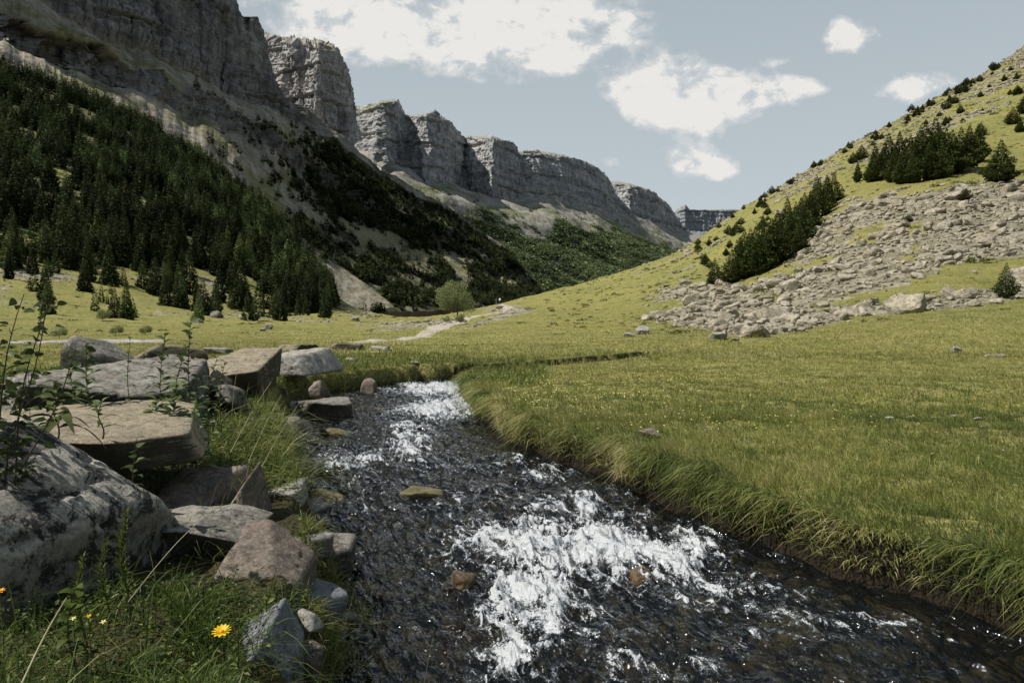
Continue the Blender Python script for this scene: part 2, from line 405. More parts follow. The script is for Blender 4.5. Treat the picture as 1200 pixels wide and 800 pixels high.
def gidx(x, y):
    fi = (np.log(y)-math.log(DD[0]))/(math.log(DD[-1])-math.log(DD[0]))*(NR-1)
    fj = np.interp(x/y, TX, np.arange(NC))
    return np.clip(fi, 0, NR-1.001), np.clip(fj, 0, NC-1.001)
def samp(A, x, y):
    x = np.asarray(x, float); y = np.asarray(y, float)
    fi, fj = gidx(x, y); i = fi.astype(int); j = fj.astype(int); a = fi-i; b = fj-j
    return (A[i, j]*(1-a)+A[i+1, j]*a)*(1-b)+(A[i, j+1]*(1-a)+A[i+1, j+1]*a)*b
def gz(x, y): return samp(Zc, x, y)
def hit(u, v, dmin=6.0):
    """where the line of sight of a pixel first meets the ground"""
    j = int(np.clip(np.interp(u, us, np.arange(NC)), 0, NC-1))
    uu, vv = proj(X[:, j], Y[:, j], Zc[:, j])
    ok = np.where((Y[:, j] > dmin) & (vv <= v))[0]
    i = ok[0] if len(ok) else int(np.argmin(np.where(Y[:, j] > dmin, vv, 9e9)))
    return X[i, j], Y[i, j], Zc[i, j]

# ------------------------------------------------------------------ mountain sheets
def loft(cols, nrows, ncol, jit=None):
    """cols: [(u, [v...], [D...])] ; returns X,Y,Z grids and q (line coordinate)"""
    ku = np.array([c[0] for c in cols], float)
    s = np.concatenate([[0], np.cumsum(np.abs(np.diff(ku))+2)])
    ss = np.linspace(0, s[-1], ncol)
    Vv = np.array([c[1] for c in cols], float); Dv = np.array([c[2] for c in cols], float)
    uu = np.interp(ss, s, ku)
    nl = Vv.shape[1]
    vv = np.stack([np.interp(ss, s, Vv[:, k]) for k in range(nl)], 0)
    dd = np.stack([np.interp(ss, s, Dv[:, k]) for k in range(nl)], 0)
    if jit:
        for k, (av, ad) in jit.items():
            w_ = fbm(ss/34, np.full(ncol, k*1.7), 0, 5, 7)
            w2 = fbm(ss/34, np.full(ncol, k*1.7+40), 0, 5, 9)
            vv[k] += w_*av; dd[k] += w2*ad
    q = np.concatenate([np.linspace(k, k+1, n, endpoint=False) for k, n in enumerate(nrows)]+[[nl-1]])
    P = np.stack(px(np.repeat(uu[None], nl, 0), vv, dd), -1)          # nl x ncol x 3
    i = np.minimum(q.astype(int), nl-2); f = (q-i)[:, None, None]
    G = P[i]*(1-f)+P[i+1]*f
    return G, q[:, None]*np.ones((1, ncol)), uu[None]*np.ones((len(q), 1))
def gnorm(G):
    a = np.gradient(G, axis=0); b = np.gradient(G, axis=1)
    n = np.cross(b, a); n /= np.linalg.norm(n, axis=2)[:, :, None]+1e-9
    return n
def cliffs(G, w, S=1.0, seed=0, flip=1, B=1.0):
    n = gnorm(G)
    h = n.copy(); h[:, :, 2] *= .25; h /= np.linalg.norm(h, axis=2)[:, :, None]+1e-9
    x, y, z = G[..., 0]/S, G[..., 1]/S, G[..., 2]/S
    big = (.42-np.abs(pn(x/230, y/230, z/800, seed+1))*1.9)*42 + (.3-np.abs(pn(x/95, y/95, z/420, seed+21)))*22
    fl = (ridge(x/70, y/70, z/300, 5, seed+2)-.5)*30
    zz = z + 22*fbm(x/300, y/300, 0, 2, seed+3) + 5*pn(x/40, y/40, z/40, seed+9)
    def saw(p, sh): 
        f = (zz/p+sh) % 1.0
        return sst(0, .12, f)*(1-.55*f)
    st = saw(74, .1)*9*(.4+1.2*sst(-.3, .3, pn(x/150, y/150, z/200, seed+11))) + saw(27, .4)*3.2 + saw(11, .2)*1.3
    fine = fbm(x/13, y/13, z/16, 4, seed+5)*8
    d = (big*B+fl*(.5+.5*B)+st-10+fine)*S
    soft = fbm(x/120, y/120, z/120, 5, seed+7)*16*S
    G = G + h*(d*w)[..., None]*flip + n*(soft*(1-w))[..., None]*flip
    return G
SHEETS = {}
def sheet(name, G, m, attrs, label):
    r, c = G.shape[:2]
    o = add(name, mesh_np(name, G.reshape(-1, 3), gridfaces(r, c), m, True, attrs))
    tag(o, label, 'mountain', kind='structure'); SHEETS[name] = G
    return o

# near wall: lines floor, forest top, band base, band top, cliff base, rim, back
A = [(-350, [250, 0, -60, -95, -130, -480, -280], [500, 620, 680, 700, 760, 830, 1300]),
     (-100, [200, 60, 20, -15, -40, -330, -135], [550, 700, 780, 800, 880, 960, 1400]),
     (0, [200, 100, 38, 6, -14, -240, -45], [560, 720, 830, 850, 940, 1020, 1450]),
     (60, [220, 120, 66, 34, 10, -190, 5], [600, 760, 870, 890, 980, 1060, 1500]),
     (130, [240, 140, 97, 60, 46, -120, 80], [640, 800, 920, 940, 1040, 1120, 1560]),
     (200, [270, 180, 124, 93, 80, -65, 140], [690, 850, 980, 1000, 1110, 1190, 1620]),
     (255, [300, 210, 146, 121, 103, -28, 190], [730, 890, 1030, 1050, 1170, 1230, 1660]),
     (272, [308, 218, 153, 129, 109, -8, 220], [745, 905, 1045, 1065, 1185, 1245, 1670]),
     (279, [312, 224, 158, 134, 114, 19, 240], [750, 910, 1050, 1070, 1190, 1250, 1680]),
     (298, [330, 240, 168, 143, 122, 21, 250], [770, 935, 1080, 1100, 1225, 1290, 1700]),
     (307, [335, 245, 174, 148, 126, 45, 280], [780, 945, 1095, 1115, 1245, 1310, 1700]),
     (312, [338, 248, 177, 151, 128, 80, 310], [785, 950, 1100, 1120, 1250, 1320, 1700]),
     (325, [342, 254, 184, 158, 133, 104, 330], [800, 970, 1120, 1140, 1280, 1340, 1720]),
     (345, [350, 265, 198, 172, 143, 124, 350], [830, 1010, 1170, 1190, 1340, 1390, 1760]),
     (400, [366, 290, 238, 213, 172, 160, 380], [880, 1070, 1240, 1270, 1440, 1490, 1860]),
     (450, [367, 303, 260, 240, 208, 200, 415], [930, 1130, 1310, 1340, 1530, 1570, 1950]),
     (500, [366, 318, 277, 261, 236, 230, 445], [990, 1200, 1390, 1420, 1620, 1660, 2050]),
     (545, [364, 330, 293, 280, 261, 256, 470], [1050, 1270, 1460, 1500, 1700, 1740, 2150]),
     (590, [362, 340, 316, 306, 293, 289, 500], [1110, 1340, 1540, 1580, 1780, 1820, 2250]),
     (632, [360, 352, 346, 344, 340, 338, 540], [1180, 1420, 1620, 1660, 1860, 1900, 2300])]
G, q, uu = loft(A, [70, 90, 50, 60, 190, 30], 1000, {2: (15, 12), 3: (18, 15), 4: (12, 15), 5: (5, 30)})
band = np.maximum(sst(1.9, 2.1, q)*(1-sst(2.9, 3.05, q))*(1-sst(480, 620, uu)*.6), 0)
main = sst(3.92, 4.1, q)*(1-sst(320, 420, uu)*.8)
w = np.clip(band*1.0+main*.9, 0, 1)
fx_ = fbm(G[..., 0]/16, G[..., 1]/16, G[..., 2]/16, 5, 301); fx2 = ridge(G[..., 0]/38, G[..., 1]/38, G[..., 2]/150, 4, 302)-.5
G = cliffs(G, w, .8, 0)
G[..., 0] += (fx_*7+fx2*16)*w*(.5+band); G[..., 2] += fx_*4*w
nz = fbm(G[..., 0]/70, G[..., 1]/70, G[..., 2]/50, 4, 77)
fo = (1-sst(.8, 1.15, q+nz*.5))*sst(300, 340, uu)
fo = fo*.3; fo = np.maximum(fo, sst(310, 400, uu)*(q < 2.2)*sst(-.08, .16, nz)*.9)
fo = np.maximum(fo, sst(330, 400, uu)*(q > 1.7)*(q < 4.2)*(.35+.6*sst(-.2, .1, nz)))
fan = inpoly(*[a for a in proj(G[..., 0], G[..., 1], G[..., 2])], [(355, 322), (372, 306), (398, 312), (440, 340), (462, 360), (370, 370)])
grs = np.maximum(sst(2.9, 3.1, q)*(1-sst(3.3, 3.7, q+nz*.6))*sst(-.2, .1, nz), (1-sst(1.5, 2.0, q))*sst(.0, .2, nz)*.8)
grs = np.maximum(grs, sst(300, 400, uu)*(q < 3.9)*.5)
scr_fan = fan; fo[fan] = 0; grs[fan] *= .2
scr = np.clip(1-w*1.4, 0, 1)*(.75+.25*sst(-.2, .2, nz))
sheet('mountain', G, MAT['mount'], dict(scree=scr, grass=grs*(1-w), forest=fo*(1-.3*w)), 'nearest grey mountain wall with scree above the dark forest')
GA, qA, uA, foA, fanA = G, q, uu, fo, fan

# buttress beyond it
B = [(290, [150, 105, 50, 50], [1640, 1650, 1660, 2100]), (312, [150, 110, 47, 47], [1600, 1610, 1620, 2080]), (345, [165, 135, 53, 52], [1530, 1535, 1545, 2060]),
     (374, [180, 155, 54, 53], [1470, 1478, 1490, 2050]), (390, [185, 165, 61, 60], [1540, 1545, 1560, 2060]), (402, [190, 168, 82, 82], [1620, 1625, 1640, 2070]),
     (404, [195, 170, 105, 105], [1700, 1705, 1720, 2080]), (407, [200, 172, 140, 140], [1800, 1805, 1820, 2080]), (415, [210, 180, 165, 165], [1900, 1905, 1920, 2080])]
G, q, uu = loft(B, [60, 220, 40], 420)
G = cliffs(G, sst(.3, .9, q), .75, 30)
z0 = np.zeros_like(q)
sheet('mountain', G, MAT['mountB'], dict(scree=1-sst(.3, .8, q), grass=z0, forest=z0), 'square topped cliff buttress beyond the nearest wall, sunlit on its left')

# long range of cliffs
C = [(388, 119, 165, 2520), (422, 127, 172, 2440), (447, 121, 188, 2330), (466, 118, 197, 2500), (475, 137, 201, 2620), (499, 134, 207, 2480), (512, 134, 212, 2580), (527, 145, 216, 2740),
     (536, 156, 219, 2860), (545, 171, 222, 2960), (549, 162, 224, 2900), (576, 161, 232, 2780), (598, 169, 233, 2990), (607, 180, 233, 3060), (625, 177, 232, 3100), (659, 183, 237, 3250),
     (685, 190, 242, 3450), (700, 198, 246, 3600), (712, 209, 249, 3800), (722, 230, 252, 4000), (736, 246, 256, 4250)]
cols = [(u, [b+22, b, r+.34*(b-r), r, r-1], [d-60, d, d+25+.02*d, d+45+.03*d, d+700]) for u, r, b, d in C]
G, q, uu = loft(cols, [30, 110, 80, 20], 1000)
G = cliffs(G, sst(.5, 1.1, q)*(1-.75*sst(3.0, 3.1, q)), 1.15, 60, B=.42)
gg = sst(0, .25, fbm(G[..., 0]/150, G[..., 1]/150, G[..., 2]/60, 4, 5))*sst(1.4, 2.2, q)*.5
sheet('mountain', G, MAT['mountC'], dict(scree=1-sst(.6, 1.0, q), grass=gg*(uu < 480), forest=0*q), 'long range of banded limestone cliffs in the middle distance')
Dk = [(706, 213, 250, 4700), (722, 214, 251, 4620), (738, 217, 253, 4550), (760, 224, 258, 4850), (779, 237, 264, 5150), (790, 252, 268, 5350), (797, 264, 272, 5500), (812, 277, 279, 5800)]
cols = [(u, [b+25, b, r+.4*(b-r), r, r-1], [d-60, d, d+60, d+110, d+800]) for u, r, b, d in Dk]
G, q, uu = loft(cols, [20, 70, 60, 16], 380)
G = cliffs(G, sst(.5, 1.1, q)*(1-.75*sst(3.0, 3.1, q)), 1.7, 80, B=.5)
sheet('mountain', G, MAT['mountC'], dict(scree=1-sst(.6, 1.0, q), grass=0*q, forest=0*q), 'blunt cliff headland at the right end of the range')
Ek = [(770, 250, 7600), (790, 249, 7500), (798, 243, 7350), (803, 241, 7300), (808, 246, 7350), (830, 247, 7400), (860, 246, 7450), (930, 250, 7700), (1000, 255, 7900)]
cols = [(u, [v+60, v+24, v, v], [d-700, d-40, d, d+900]) for u, v, d in Ek]
G, q, uu = loft(cols, [40, 80, 16], 420)
G = cliffs(G, sst(.8, 1.1, q)*(1-.9*sst(1.9, 2.1, q)), 1.5, 90, B=.25)
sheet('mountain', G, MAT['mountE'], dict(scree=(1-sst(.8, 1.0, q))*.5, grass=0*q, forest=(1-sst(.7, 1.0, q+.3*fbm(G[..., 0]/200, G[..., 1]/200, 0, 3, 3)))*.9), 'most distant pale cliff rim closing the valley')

# talus and forested slopes under the range
S = [(380, [162, 200, 300, 345], [2480, 2250, 1900, 1700]), (471, [196, 214, 300, 352], [2480, 2300, 1950, 1750]), (520, [211, 232, 300, 354], [2650, 2380, 2000, 1780]),
     (580, [232, 248, 308, 356], [2850, 2600, 2150, 1850]), (640, [232, 256, 312, 356], [3150, 2800, 2300, 1950]), (700, [245, 265, 306, 350], [3600, 3150, 2600, 2150]),
     (750, [256, 275, 302, 335], [4400, 3700, 3000, 2500]), (800, [273, 294, 308, 325], [5500, 4400, 3500, 2900]), (880, [285, 300, 315, 330], [6200, 5000, 4000, 3400])]
G, q, uu = loft(S, [110, 150, 60], 800)
n = gnorm(G)
x, y, z = G[..., 0], G[..., 1], G[..., 2]
sp = -np.abs(pn(x/520, y/520, 0, 13))*100+30
G = G+n*((sp*sst(.7, 1.4, q)*(1-.3*sst(2, 3, q)))+fbm(x/160, y/160, z/160, 4, 15)*22)[..., None]
nz = fbm(x/180, y/180, z/60, 5, 16)
fo = sst(1.05, 1.3, q+nz*.55)
gr = sst(-.05, .25, nz+.4*(q-.55))*(q > .2)
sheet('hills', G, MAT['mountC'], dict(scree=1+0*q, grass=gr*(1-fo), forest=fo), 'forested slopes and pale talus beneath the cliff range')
GS, qS, foS = G, q, fo

# ------------------------------------------------------------------ camera, light, world
cam = bpy.data.cameras.new('camera'); co = bpy.data.objects.new('camera', cam); COL.objects.link(co)
co.location = (0, 0, EYE); co.rotation_euler = (R(90)-PITCH, 0, 0)
cam.sensor_width = 36; cam.lens = 36*F/1200; cam.clip_start = .05; cam.clip_end = 30000
sc.camera = co
AZ, EL = R(-98), R(52)        # sun: to the left
sdir = Vector((math.sin(AZ)*math.cos(EL), math.cos(AZ)*math.cos(EL), math.sin(EL)))
sl = bpy.data.lights.new('sun', 'SUN'); so = bpy.data.objects.new('sun', sl); COL.objects.link(so)
sl.energy = 5.0; sl.angle = R(.53); sl.color = (1, .955, .88)
so.rotation_euler = sdir.to_track_quat('Z', 'Y').to_euler()

def make_world():
    w = bpy.data.worlds.new('World'); sc.world = w; w.use_nodes = True
    nt = w.node_tree; N = nt.nodes; L = nt.links; N.clear()
    k = M.__new__(M); k.nt = nt; k.N = N; k.L = L; k.geo = None
    out = N.new('ShaderNodeOutputWorld')
    sky = k.n('ShaderNodeTexSky', sky_type='NISHITA', sun_disc=False)
    sky.sun_elevation = EL; sky.sun_rotation = AZ; sky.altitude = 1500; sky.air_density = 1.0; sky.dust_density = 1.5; sky.ozone_density = 1
    hs = k.n('ShaderNodeHueSaturation'); hs.inputs['Saturation'].default_value = .40
    L.new(sky.outputs[0], hs.inputs['Color'])
    bg = k.n('ShaderNodeBackground'); bg.inputs[1].default_value = .075
    tc = k.n('ShaderNodeTexCoord').outputs['Generated']
    sep = k.n('ShaderNodeSeparateXYZ'); L.new(tc, sep.inputs[0])
    yy = k.math('MAXIMUM', sep.outputs[1], .05)
    a = k.math('DIVIDE', sep.outputs[0], yy); b = k.math('DIVIDE', sep.outputs[2], yy)
    cmb = k.n('ShaderNodeCombineXYZ'); L.new(a, cmb.inputs[0]); L.new(b, cmb.inputs[1])
    # direction space for clouds
    blobs = [(415, 8, 60, 34, 1), (480, 20, 70, 40, 1), (560, 22, 80, 40, 1), (640, 20, 70, 38, 1), (700, 34, 40, 22, .95), (640, 58, 34, 18, .75), (600, 66, 40, 14, .55), (590, 92, 22, 6, .42),
             (770, 108, 38, 22, 1), (800, 98, 36, 22, 1), (800, 128, 44, 22, 1), (850, 116, 46, 19, 1), (905, 108, 36, 12, .95), (935, 104, 24, 9, .6), (738, 106, 26, 9, .65),
             (800, 184, 24, 14, 1), (825, 194, 28, 12, .9), (848, 200, 16, 8, .6), (1000, 40, 26, 14, .95), (985, 50, 18, 12, .7), (1060, 104, 28, 12, .95), (1090, 98, 24, 11, .9), (718, 190, 15, 7, .5), (905, 72, 26, 6, .35), (365, 50, 26, 20, .5), (290, -5, 50, 20, .4)]
    f = None
    nv = k.vec(cmb.outputs[0], (1, 1.35, 1))
    wn = k.noise(13, 8, .60, nv, .25)
    wn2 = k.noise(38, 8, .65, nv, .3)
    for u, v, ru, rv, amp in blobs:
        _, _, zz = px(u, v, 1.0); xx = (u-600)/F/(CP+SP*(400-v)/F)
        dx = k.math('DIVIDE', k.math('SUBTRACT', a, float(xx)), ru/F); dz = k.math('DIVIDE', k.math('SUBTRACT', b, float(zz-EYE)), rv/F)
        r2 = k.math('ADD', k.math('MULTIPLY', dx, dx), k.math('MULTIPLY', dz, dz))
        e = k.math('MULTIPLY', k.math('POWER', 2.718, k.math('MULTIPLY', r2, -.62)), amp)
        f = e if f is None else k.math('ADD', f, e)
    f = k.math('MINIMUM', f, 1.0)
    dens = k.math('ADD', f, k.math('ADD', k.math('MULTIPLY', k.math('SUBTRACT', wn, .5), 3.0), k.math('MULTIPLY', k.math('SUBTRACT', wn2, .5), 1.6)))
    dens = k.math('MULTIPLY', dens, k.ramp(f, [(.04, 0), (.4, 1)]))
    al = k.ramp(dens, [(.20, 0), (.62, .45), (1.3, 1)], 'EASE')
    # haze lifts the horizon, the zenith stays deeper
    hz = k.ramp(sep.outputs[2], [(0, (.60, .67, .70)), (.16, (.53, .60, .64)), (.42, (.42, .49, .54)), (.62, (.16, .215, .28)), (1, (.09, .13, .19))])
    skyc = k.mix(.30, hz, hs.outputs[0])
    hzs = k.mix(1.0, hz, (13.3, 13.3, 13.3), 'MULTIPLY')
    skyc = k.mix(.12, hzs, hs.outputs[0])
    cc = k.mix(k.ramp(k.math('ADD', k.math('MULTIPLY', dens, .7), k.math('MULTIPLY', wn, .9)), [(.72, 0), (1.15, 1)]), (8.6, 8.9, 9.15), (10.9, 10.75, 10.4))
    fin = k.mix(al, skyc, cc)
    fin = k.mix(k.ramp(sep.outputs[1], [(-.1, .62), (.35, 0)]) if False else k.ramp(k.math('MULTIPLY_ADD', sep.outputs[1], .5, .5), [(.4, .6), (.65, 0)]), fin, (1.6, 2.1, 2.9))  # unseen sky behind the camera dimmed to cut fill light on the cliffs
    low = k.ramp(sep.outputs[2], [(0, 0), (.02, 1)])
    fin = k.mix(low, (1.4, 1.3, .9), fin)
    L.new(fin, bg.inputs[0]); L.new(bg.outputs[0], out.inputs[0])
    w.cycles.sampling_method = 'MANUAL'; w.cycles.sample_map_resolution = 512
make_world()
sc.view_settings.view_transform = 'Standard'; sc.view_settings.look = 'None'; sc.view_settings.exposure = 0
sc.cycles.use_denoising = True
sc.cycles.max_bounces = 6; sc.cycles.diffuse_bounces = 2; sc.cycles.glossy_bounces = 3; sc.cycles.transmission_bounces = 4; sc.cycles.transparent_max_bounces = 8

# ------------------------------------------------------------------ stream
def m_water():
    k = M('stream_water', .04, .5)
    N, L = k.N, k.L
    rot = k.n('ShaderNodeMapping'); L.new(k.pos(), rot.inputs['Vector']); rot.inputs['Rotation'].default_value = (0, 0, -.37)
    fl = k.vec(rot.outputs[0], (1.5, .62, 1)); fl2 = k.vec(rot.outputs[0], (1.25, .75, 1))
    nb = k.bump(k.noise(5.5, 3, .5, fl, .8), .10, 1.0)
    nb = k.bump(k.noise(26, 3, .55, fl2, .8), .006, .8, nb)
    gl = k.n('ShaderNodeBsdfGlossy'); gl.inputs['Roughness'].default_value = .07; gl.inputs[0].default_value = (1, 1, 1, 1); L.new(nb, gl.inputs['Normal'])
    tr = k.n('ShaderNodeBsdfTransparent'); tr.inputs[0].default_value = (.60, .58, .46, 1)
    df = k.n('ShaderNodeBsdfDiffuse'); df.inputs[0].default_value = (.008, .011, .013, 1)
    m0 = k.n('ShaderNodeMixShader'); m0.inputs[0].default_value = .34; L.new(tr.outputs[0], m0.inputs[1]); L.new(df.outputs[0], m0.inputs[2])
    fr = k.n('ShaderNodeFresnel'); fr.inputs[0].default_value = 1.36; L.new(nb, fr.inputs['Normal'])
    m1 = k.n('ShaderNodeMixShader'); L.new(fr.outputs[0], m1.inputs[0]); L.new(m0.outputs[0], m1.inputs[1]); L.new(gl.outputs[0], m1.inputs[2])
    fm = k.attr('foam')
    lace = k.noise(8, 7, .68, fl, 1.6)
    ln = k.math('SUBTRACT', 1.0, k.math('MULTIPLY', k.math('ABSOLUTE', k.math('SUBTRACT', k.noise(15, 5, .6, fl2, 1.8), .5)), 5.0))
    grain = k.noise(110, 3, .7)
    th = k.math('ADD', k.math('MULTIPLY', fm, 1.0), k.math('MULTIPLY', k.math('SUBTRACT', lace, .5), 3.4))
    th = k.math('ADD', th, k.math('MULTIPLY', ln, .16))
    th = k.math('ADD', th, k.math('MULTIPLY', k.math('SUBTRACT', grain, .5), 1.35))
    fa = k.ramp(th, [(.70, 0), (.92, .26), (1.2, .48), (1.8, .74)])
    fd = k.n('ShaderNodeBsdfPrincipled'); fd.inputs['Roughness'].default_value = .25
    fc = k.mix(k.ramp(th, [(.7, 0), (1.4, 1)]), (.34, .42, .48), (.74, .77, .79)); L.new(fc, fd.inputs['Base Color'])
    nb2 = k.bump(grain, .006, 1.0, nb); L.new(nb2, fd.inputs['Normal'])
    m2 = k.n('ShaderNodeMixShader'); L.new(fa, m2.inputs[0]); L.new(m1.outputs[0], m2.inputs[1]); L.new(fd.outputs[0], m2.inputs[2])
    L.new(m2.outputs[0], N['Material Output'].inputs[0])
    return k.m
FOAM = [(640, 640, 70, 34, .85), (705, 650, 80, 34, 1.0), (625, 705, 60, 45, .95), (790, 660, 55, 26, 1.0), (600, 765, 45, 34, .8), (850, 695, 42, 20, .85), (570, 640, 50, 26, .7),
        (685, 605, 16, 20, .8), (640, 558, 26, 9, .75), (520, 482, 44, 10, 1.1), (515, 458, 42, 6, 1.2), (540, 468, 22, 9, 1.0), (480, 520, 24, 24, .8), (415, 543, 40, 16, .6),
        (770, 785, 60, 16, .7), (900, 705, 60, 12, .35), (1000, 738, 70, 12, .4), (700, 745, 30, 30, .45), (400, 563, 40, 10, .45), (560, 590, 60, 20, .35), (430, 600, 60, 30, .22), (480, 545, 70, 18, .32), (600, 545, 30, 8, .5), (900, 740, 90, 22, .3), (640, 600, 60, 24, .45), (945, 650, 60, 20, .2), (740, 580, 60, 15, .25)]
wd_ = np.exp(np.linspace(math.log(.95), math.log(23.5), 1050)); wu = np.linspace(250, 1420, 1120); wu = np.concatenate([np.linspace(-300, 250, 80, endpoint=False), wu])
WX = (wu[None]-600)/F*wd_[:, None]; WY = np.repeat(wd_[:, None], len(wu), 1)
wdd = wdist(WX, WY); U2, V2 = proj(WX, WY, wz(WY))
zone = np.zeros_like(WX)
for a, b, c, d, e in FOAM: zone = np.maximum(zone, e*np.exp(-(((U2-a)/c)**2+((V2-b)/d)**2)*.55))
# flow coordinates: the stream runs toward the camera and to the right
sx = WX*.93+WY*.36; sy = (WY*.93-WX*.36)*.75
warp = fbm(sx*1.3, sy*.9, 0, 3, 81)*.5
turb = .35+.65*np.clip(zone*1.4, 0, 1)+.15*sst(0, .4, fbm(sx*.8, sy*.5, 0, 2, 84))
lump = fbm(sx*2.6+warp, sy*1.7+warp, 0, 4, 82)
rip = ridge(sx*7+warp*2, sy*4.5, .3, 4, 83)-.5
chop = ridge(sx*19, sy*13+warp*3, .7, 3, 85)-.5
WZ = wz(WY)+turb*(lump*.13+rip*.070+chop*.005)+zone*.06+zone*np.maximum(rip, 0)*.05
fo_ = np.clip(zone*1.05+.45*zone*(rip*2+lump*2)+.30*sst(.05, .5, rip+chop*.6+lump*.5)*(.6+zone), 0, 1.3)
fo_ = fo_*sst(-.01, -.10, wdd)
ok = wdd < .22
f4 = gridfaces(len(wd_), len(wu)); keep = ok.ravel()[f4].all(1); f4 = f4[keep]
used = np.unique(f4); remap = np.full(ok.size, -1, np.int64); remap[used] = np.arange(len(used))
WV = np.stack([WX, WY, WZ], -1).reshape(-1, 3)[used]
wo = add('stream', mesh_np('stream', WV, remap[f4], m_water(), True, dict(foam=fo_.ravel()[used])))
tag(wo, 'dark clear mountain stream with white rapids', 'stream', kind='structure')
def oct_balls(P, r):
    b = np.array([(1, 0, 0), (-1, 0, 0), (0, 1, 0), (0, -1, 0), (0, 0, 1), (0, 0, -1)], float)
    f = np.array([(0, 2, 4), (2, 1, 4), (1, 3, 4), (3, 0, 4), (2, 0, 5), (1, 2, 5), (3, 1, 5), (0, 3, 5)])
    V = (P[:, None]+b[None]*np.asarray(r)[:, None, None]).reshape(-1, 3)
    return V, (f[None]+6*np.arange(len(P))[:, None, None]).reshape(-1, 3)
pr = np.clip(fo_-.55, 0, 1)**2*(wdd < -.1)*WY**1.2; pr = pr.ravel()/pr.sum()
idx = rng.choice(pr.size, 6500, p=pr)
Pd = np.stack([WX.ravel()[idx], WY.ravel()[idx], WZ.ravel()[idx]], -1)+rng.normal(0, .006, (6500, 3))
Pd[:, 2] += np.abs(rng.normal(0, .022, 6500))
Vd, Fd = oct_balls(Pd, rng.uniform(.0012, .0036, 6500))
k = M('spray_droplets', .2, .5); mspray = k.out((.85, .88, .9))
tag(add('spray', mesh_np('spray', Vd, Fd, mspray, True)), 'white droplets thrown up over the rapids', 'spray', kind='stuff')

def pebbles():
    n = 5200; y = 1.2+15*rng.uniform(0, 1, n)**1.6; xl = np.interp(y, *zip(*YL)); xr = np.interp(y, *zip(*YR)); x = xl+(xr-xl)*rng.uniform(0, 1, n)
    k_ = wdist(x, y) < -.02; return x[k_], y[k_]
# ------------------------------------------------------------------ path and far brook
def ribbon(name, pts, width, m, lift=.05, label='', cat='path', jit=.25, n=160):
    P = np.array([hit(u, v)[:2] for u, v in pts])
    s = np.concatenate([[0], np.cumsum(np.hypot(*np.diff(P, axis=0).T))])
    t = np.linspace(0, s[-1], n); cx = np.interp(t, s, P[:, 0]); cy = np.interp(t, s, P[:, 1])
    kx = np.hanning(9); kx /= kx.sum(); cx = np.convolve(np.pad(cx, 4, 'edge'), kx, 'valid'); cy = np.convolve(np.pad(cy, 4, 'edge'), kx, 'valid')
    dx = np.gradient(cx); dy = np.gradient(cy); L_ = np.hypot(dx, dy)+1e-6; nx, ny = -dy/L_, dx/L_
    W = width if hasattr(width, '__len__') else [width, width]
    w = np.interp(np.linspace(0, 1, n), np.linspace(0, 1, len(W)), W)
    rows = []
    for k_ in np.linspace(-1, 1, 7):
        e = 1+jit*fbm(t*.6, np.full(n, np.sign(k_)*3.0), 0, 3, 5)
        X_, Y_ = cx+nx*w*k_*e, cy+ny*w*k_*e
        rows.append(np.stack([X_, Y_, gz(X_, Y_)+lift*(1-abs(k_)**4*1.6)], -1))
    G_ = np.stack(rows, 0)
    return tag(add(name, mesh_np(name, G_.reshape(-1, 3), gridfaces(7, n), m, True)), label, cat, kind='structure')
kp = M('path_dust'); mpath = kp.out(kp.ramp(kp.noise(1.6, 6, .7), [(.3, (.26, .22, .17)), (.55, (.46, .41, .34)), (.75, (.58, .54, .47))]), kp.bump(kp.noise(6, 5), .04, .8))
ribbon('path', [(392, 403), (425, 401), (452, 399), (478, 397), (498, 393), (506, 389), (514, 386), (528, 381), (540, 375), (556, 371), (575, 368), (590, 365), (596, 361), (588, 357)],
       [.5, .7, .9, 1.3, 2.2, 2.2, 1.6, 1.3, 1.2, 1.0, .9], mpath, .06, 'pale footpath winding across the meadow and over the rise')
kb = M('gravel_bar'); mgrav = kb.out(kb.ramp(kb.noise(1.2, 8, .75), [(.35, (.10, .09, .075)), (.5, (.40, .38, .34)), (.7, (.62, .60, .56))]), kb.bump(kb.noise(3, 5), .1, 1))
ribbon('gravel_bed', [(-40, 403), (40, 402), (90, 401), (130, 401), (165, 402), (186, 401)], [.5, .6, .8, 1.1, 1.7, .5], mgrav, .12, 'white gravel bed of a brook across the left meadow', 'gravel')

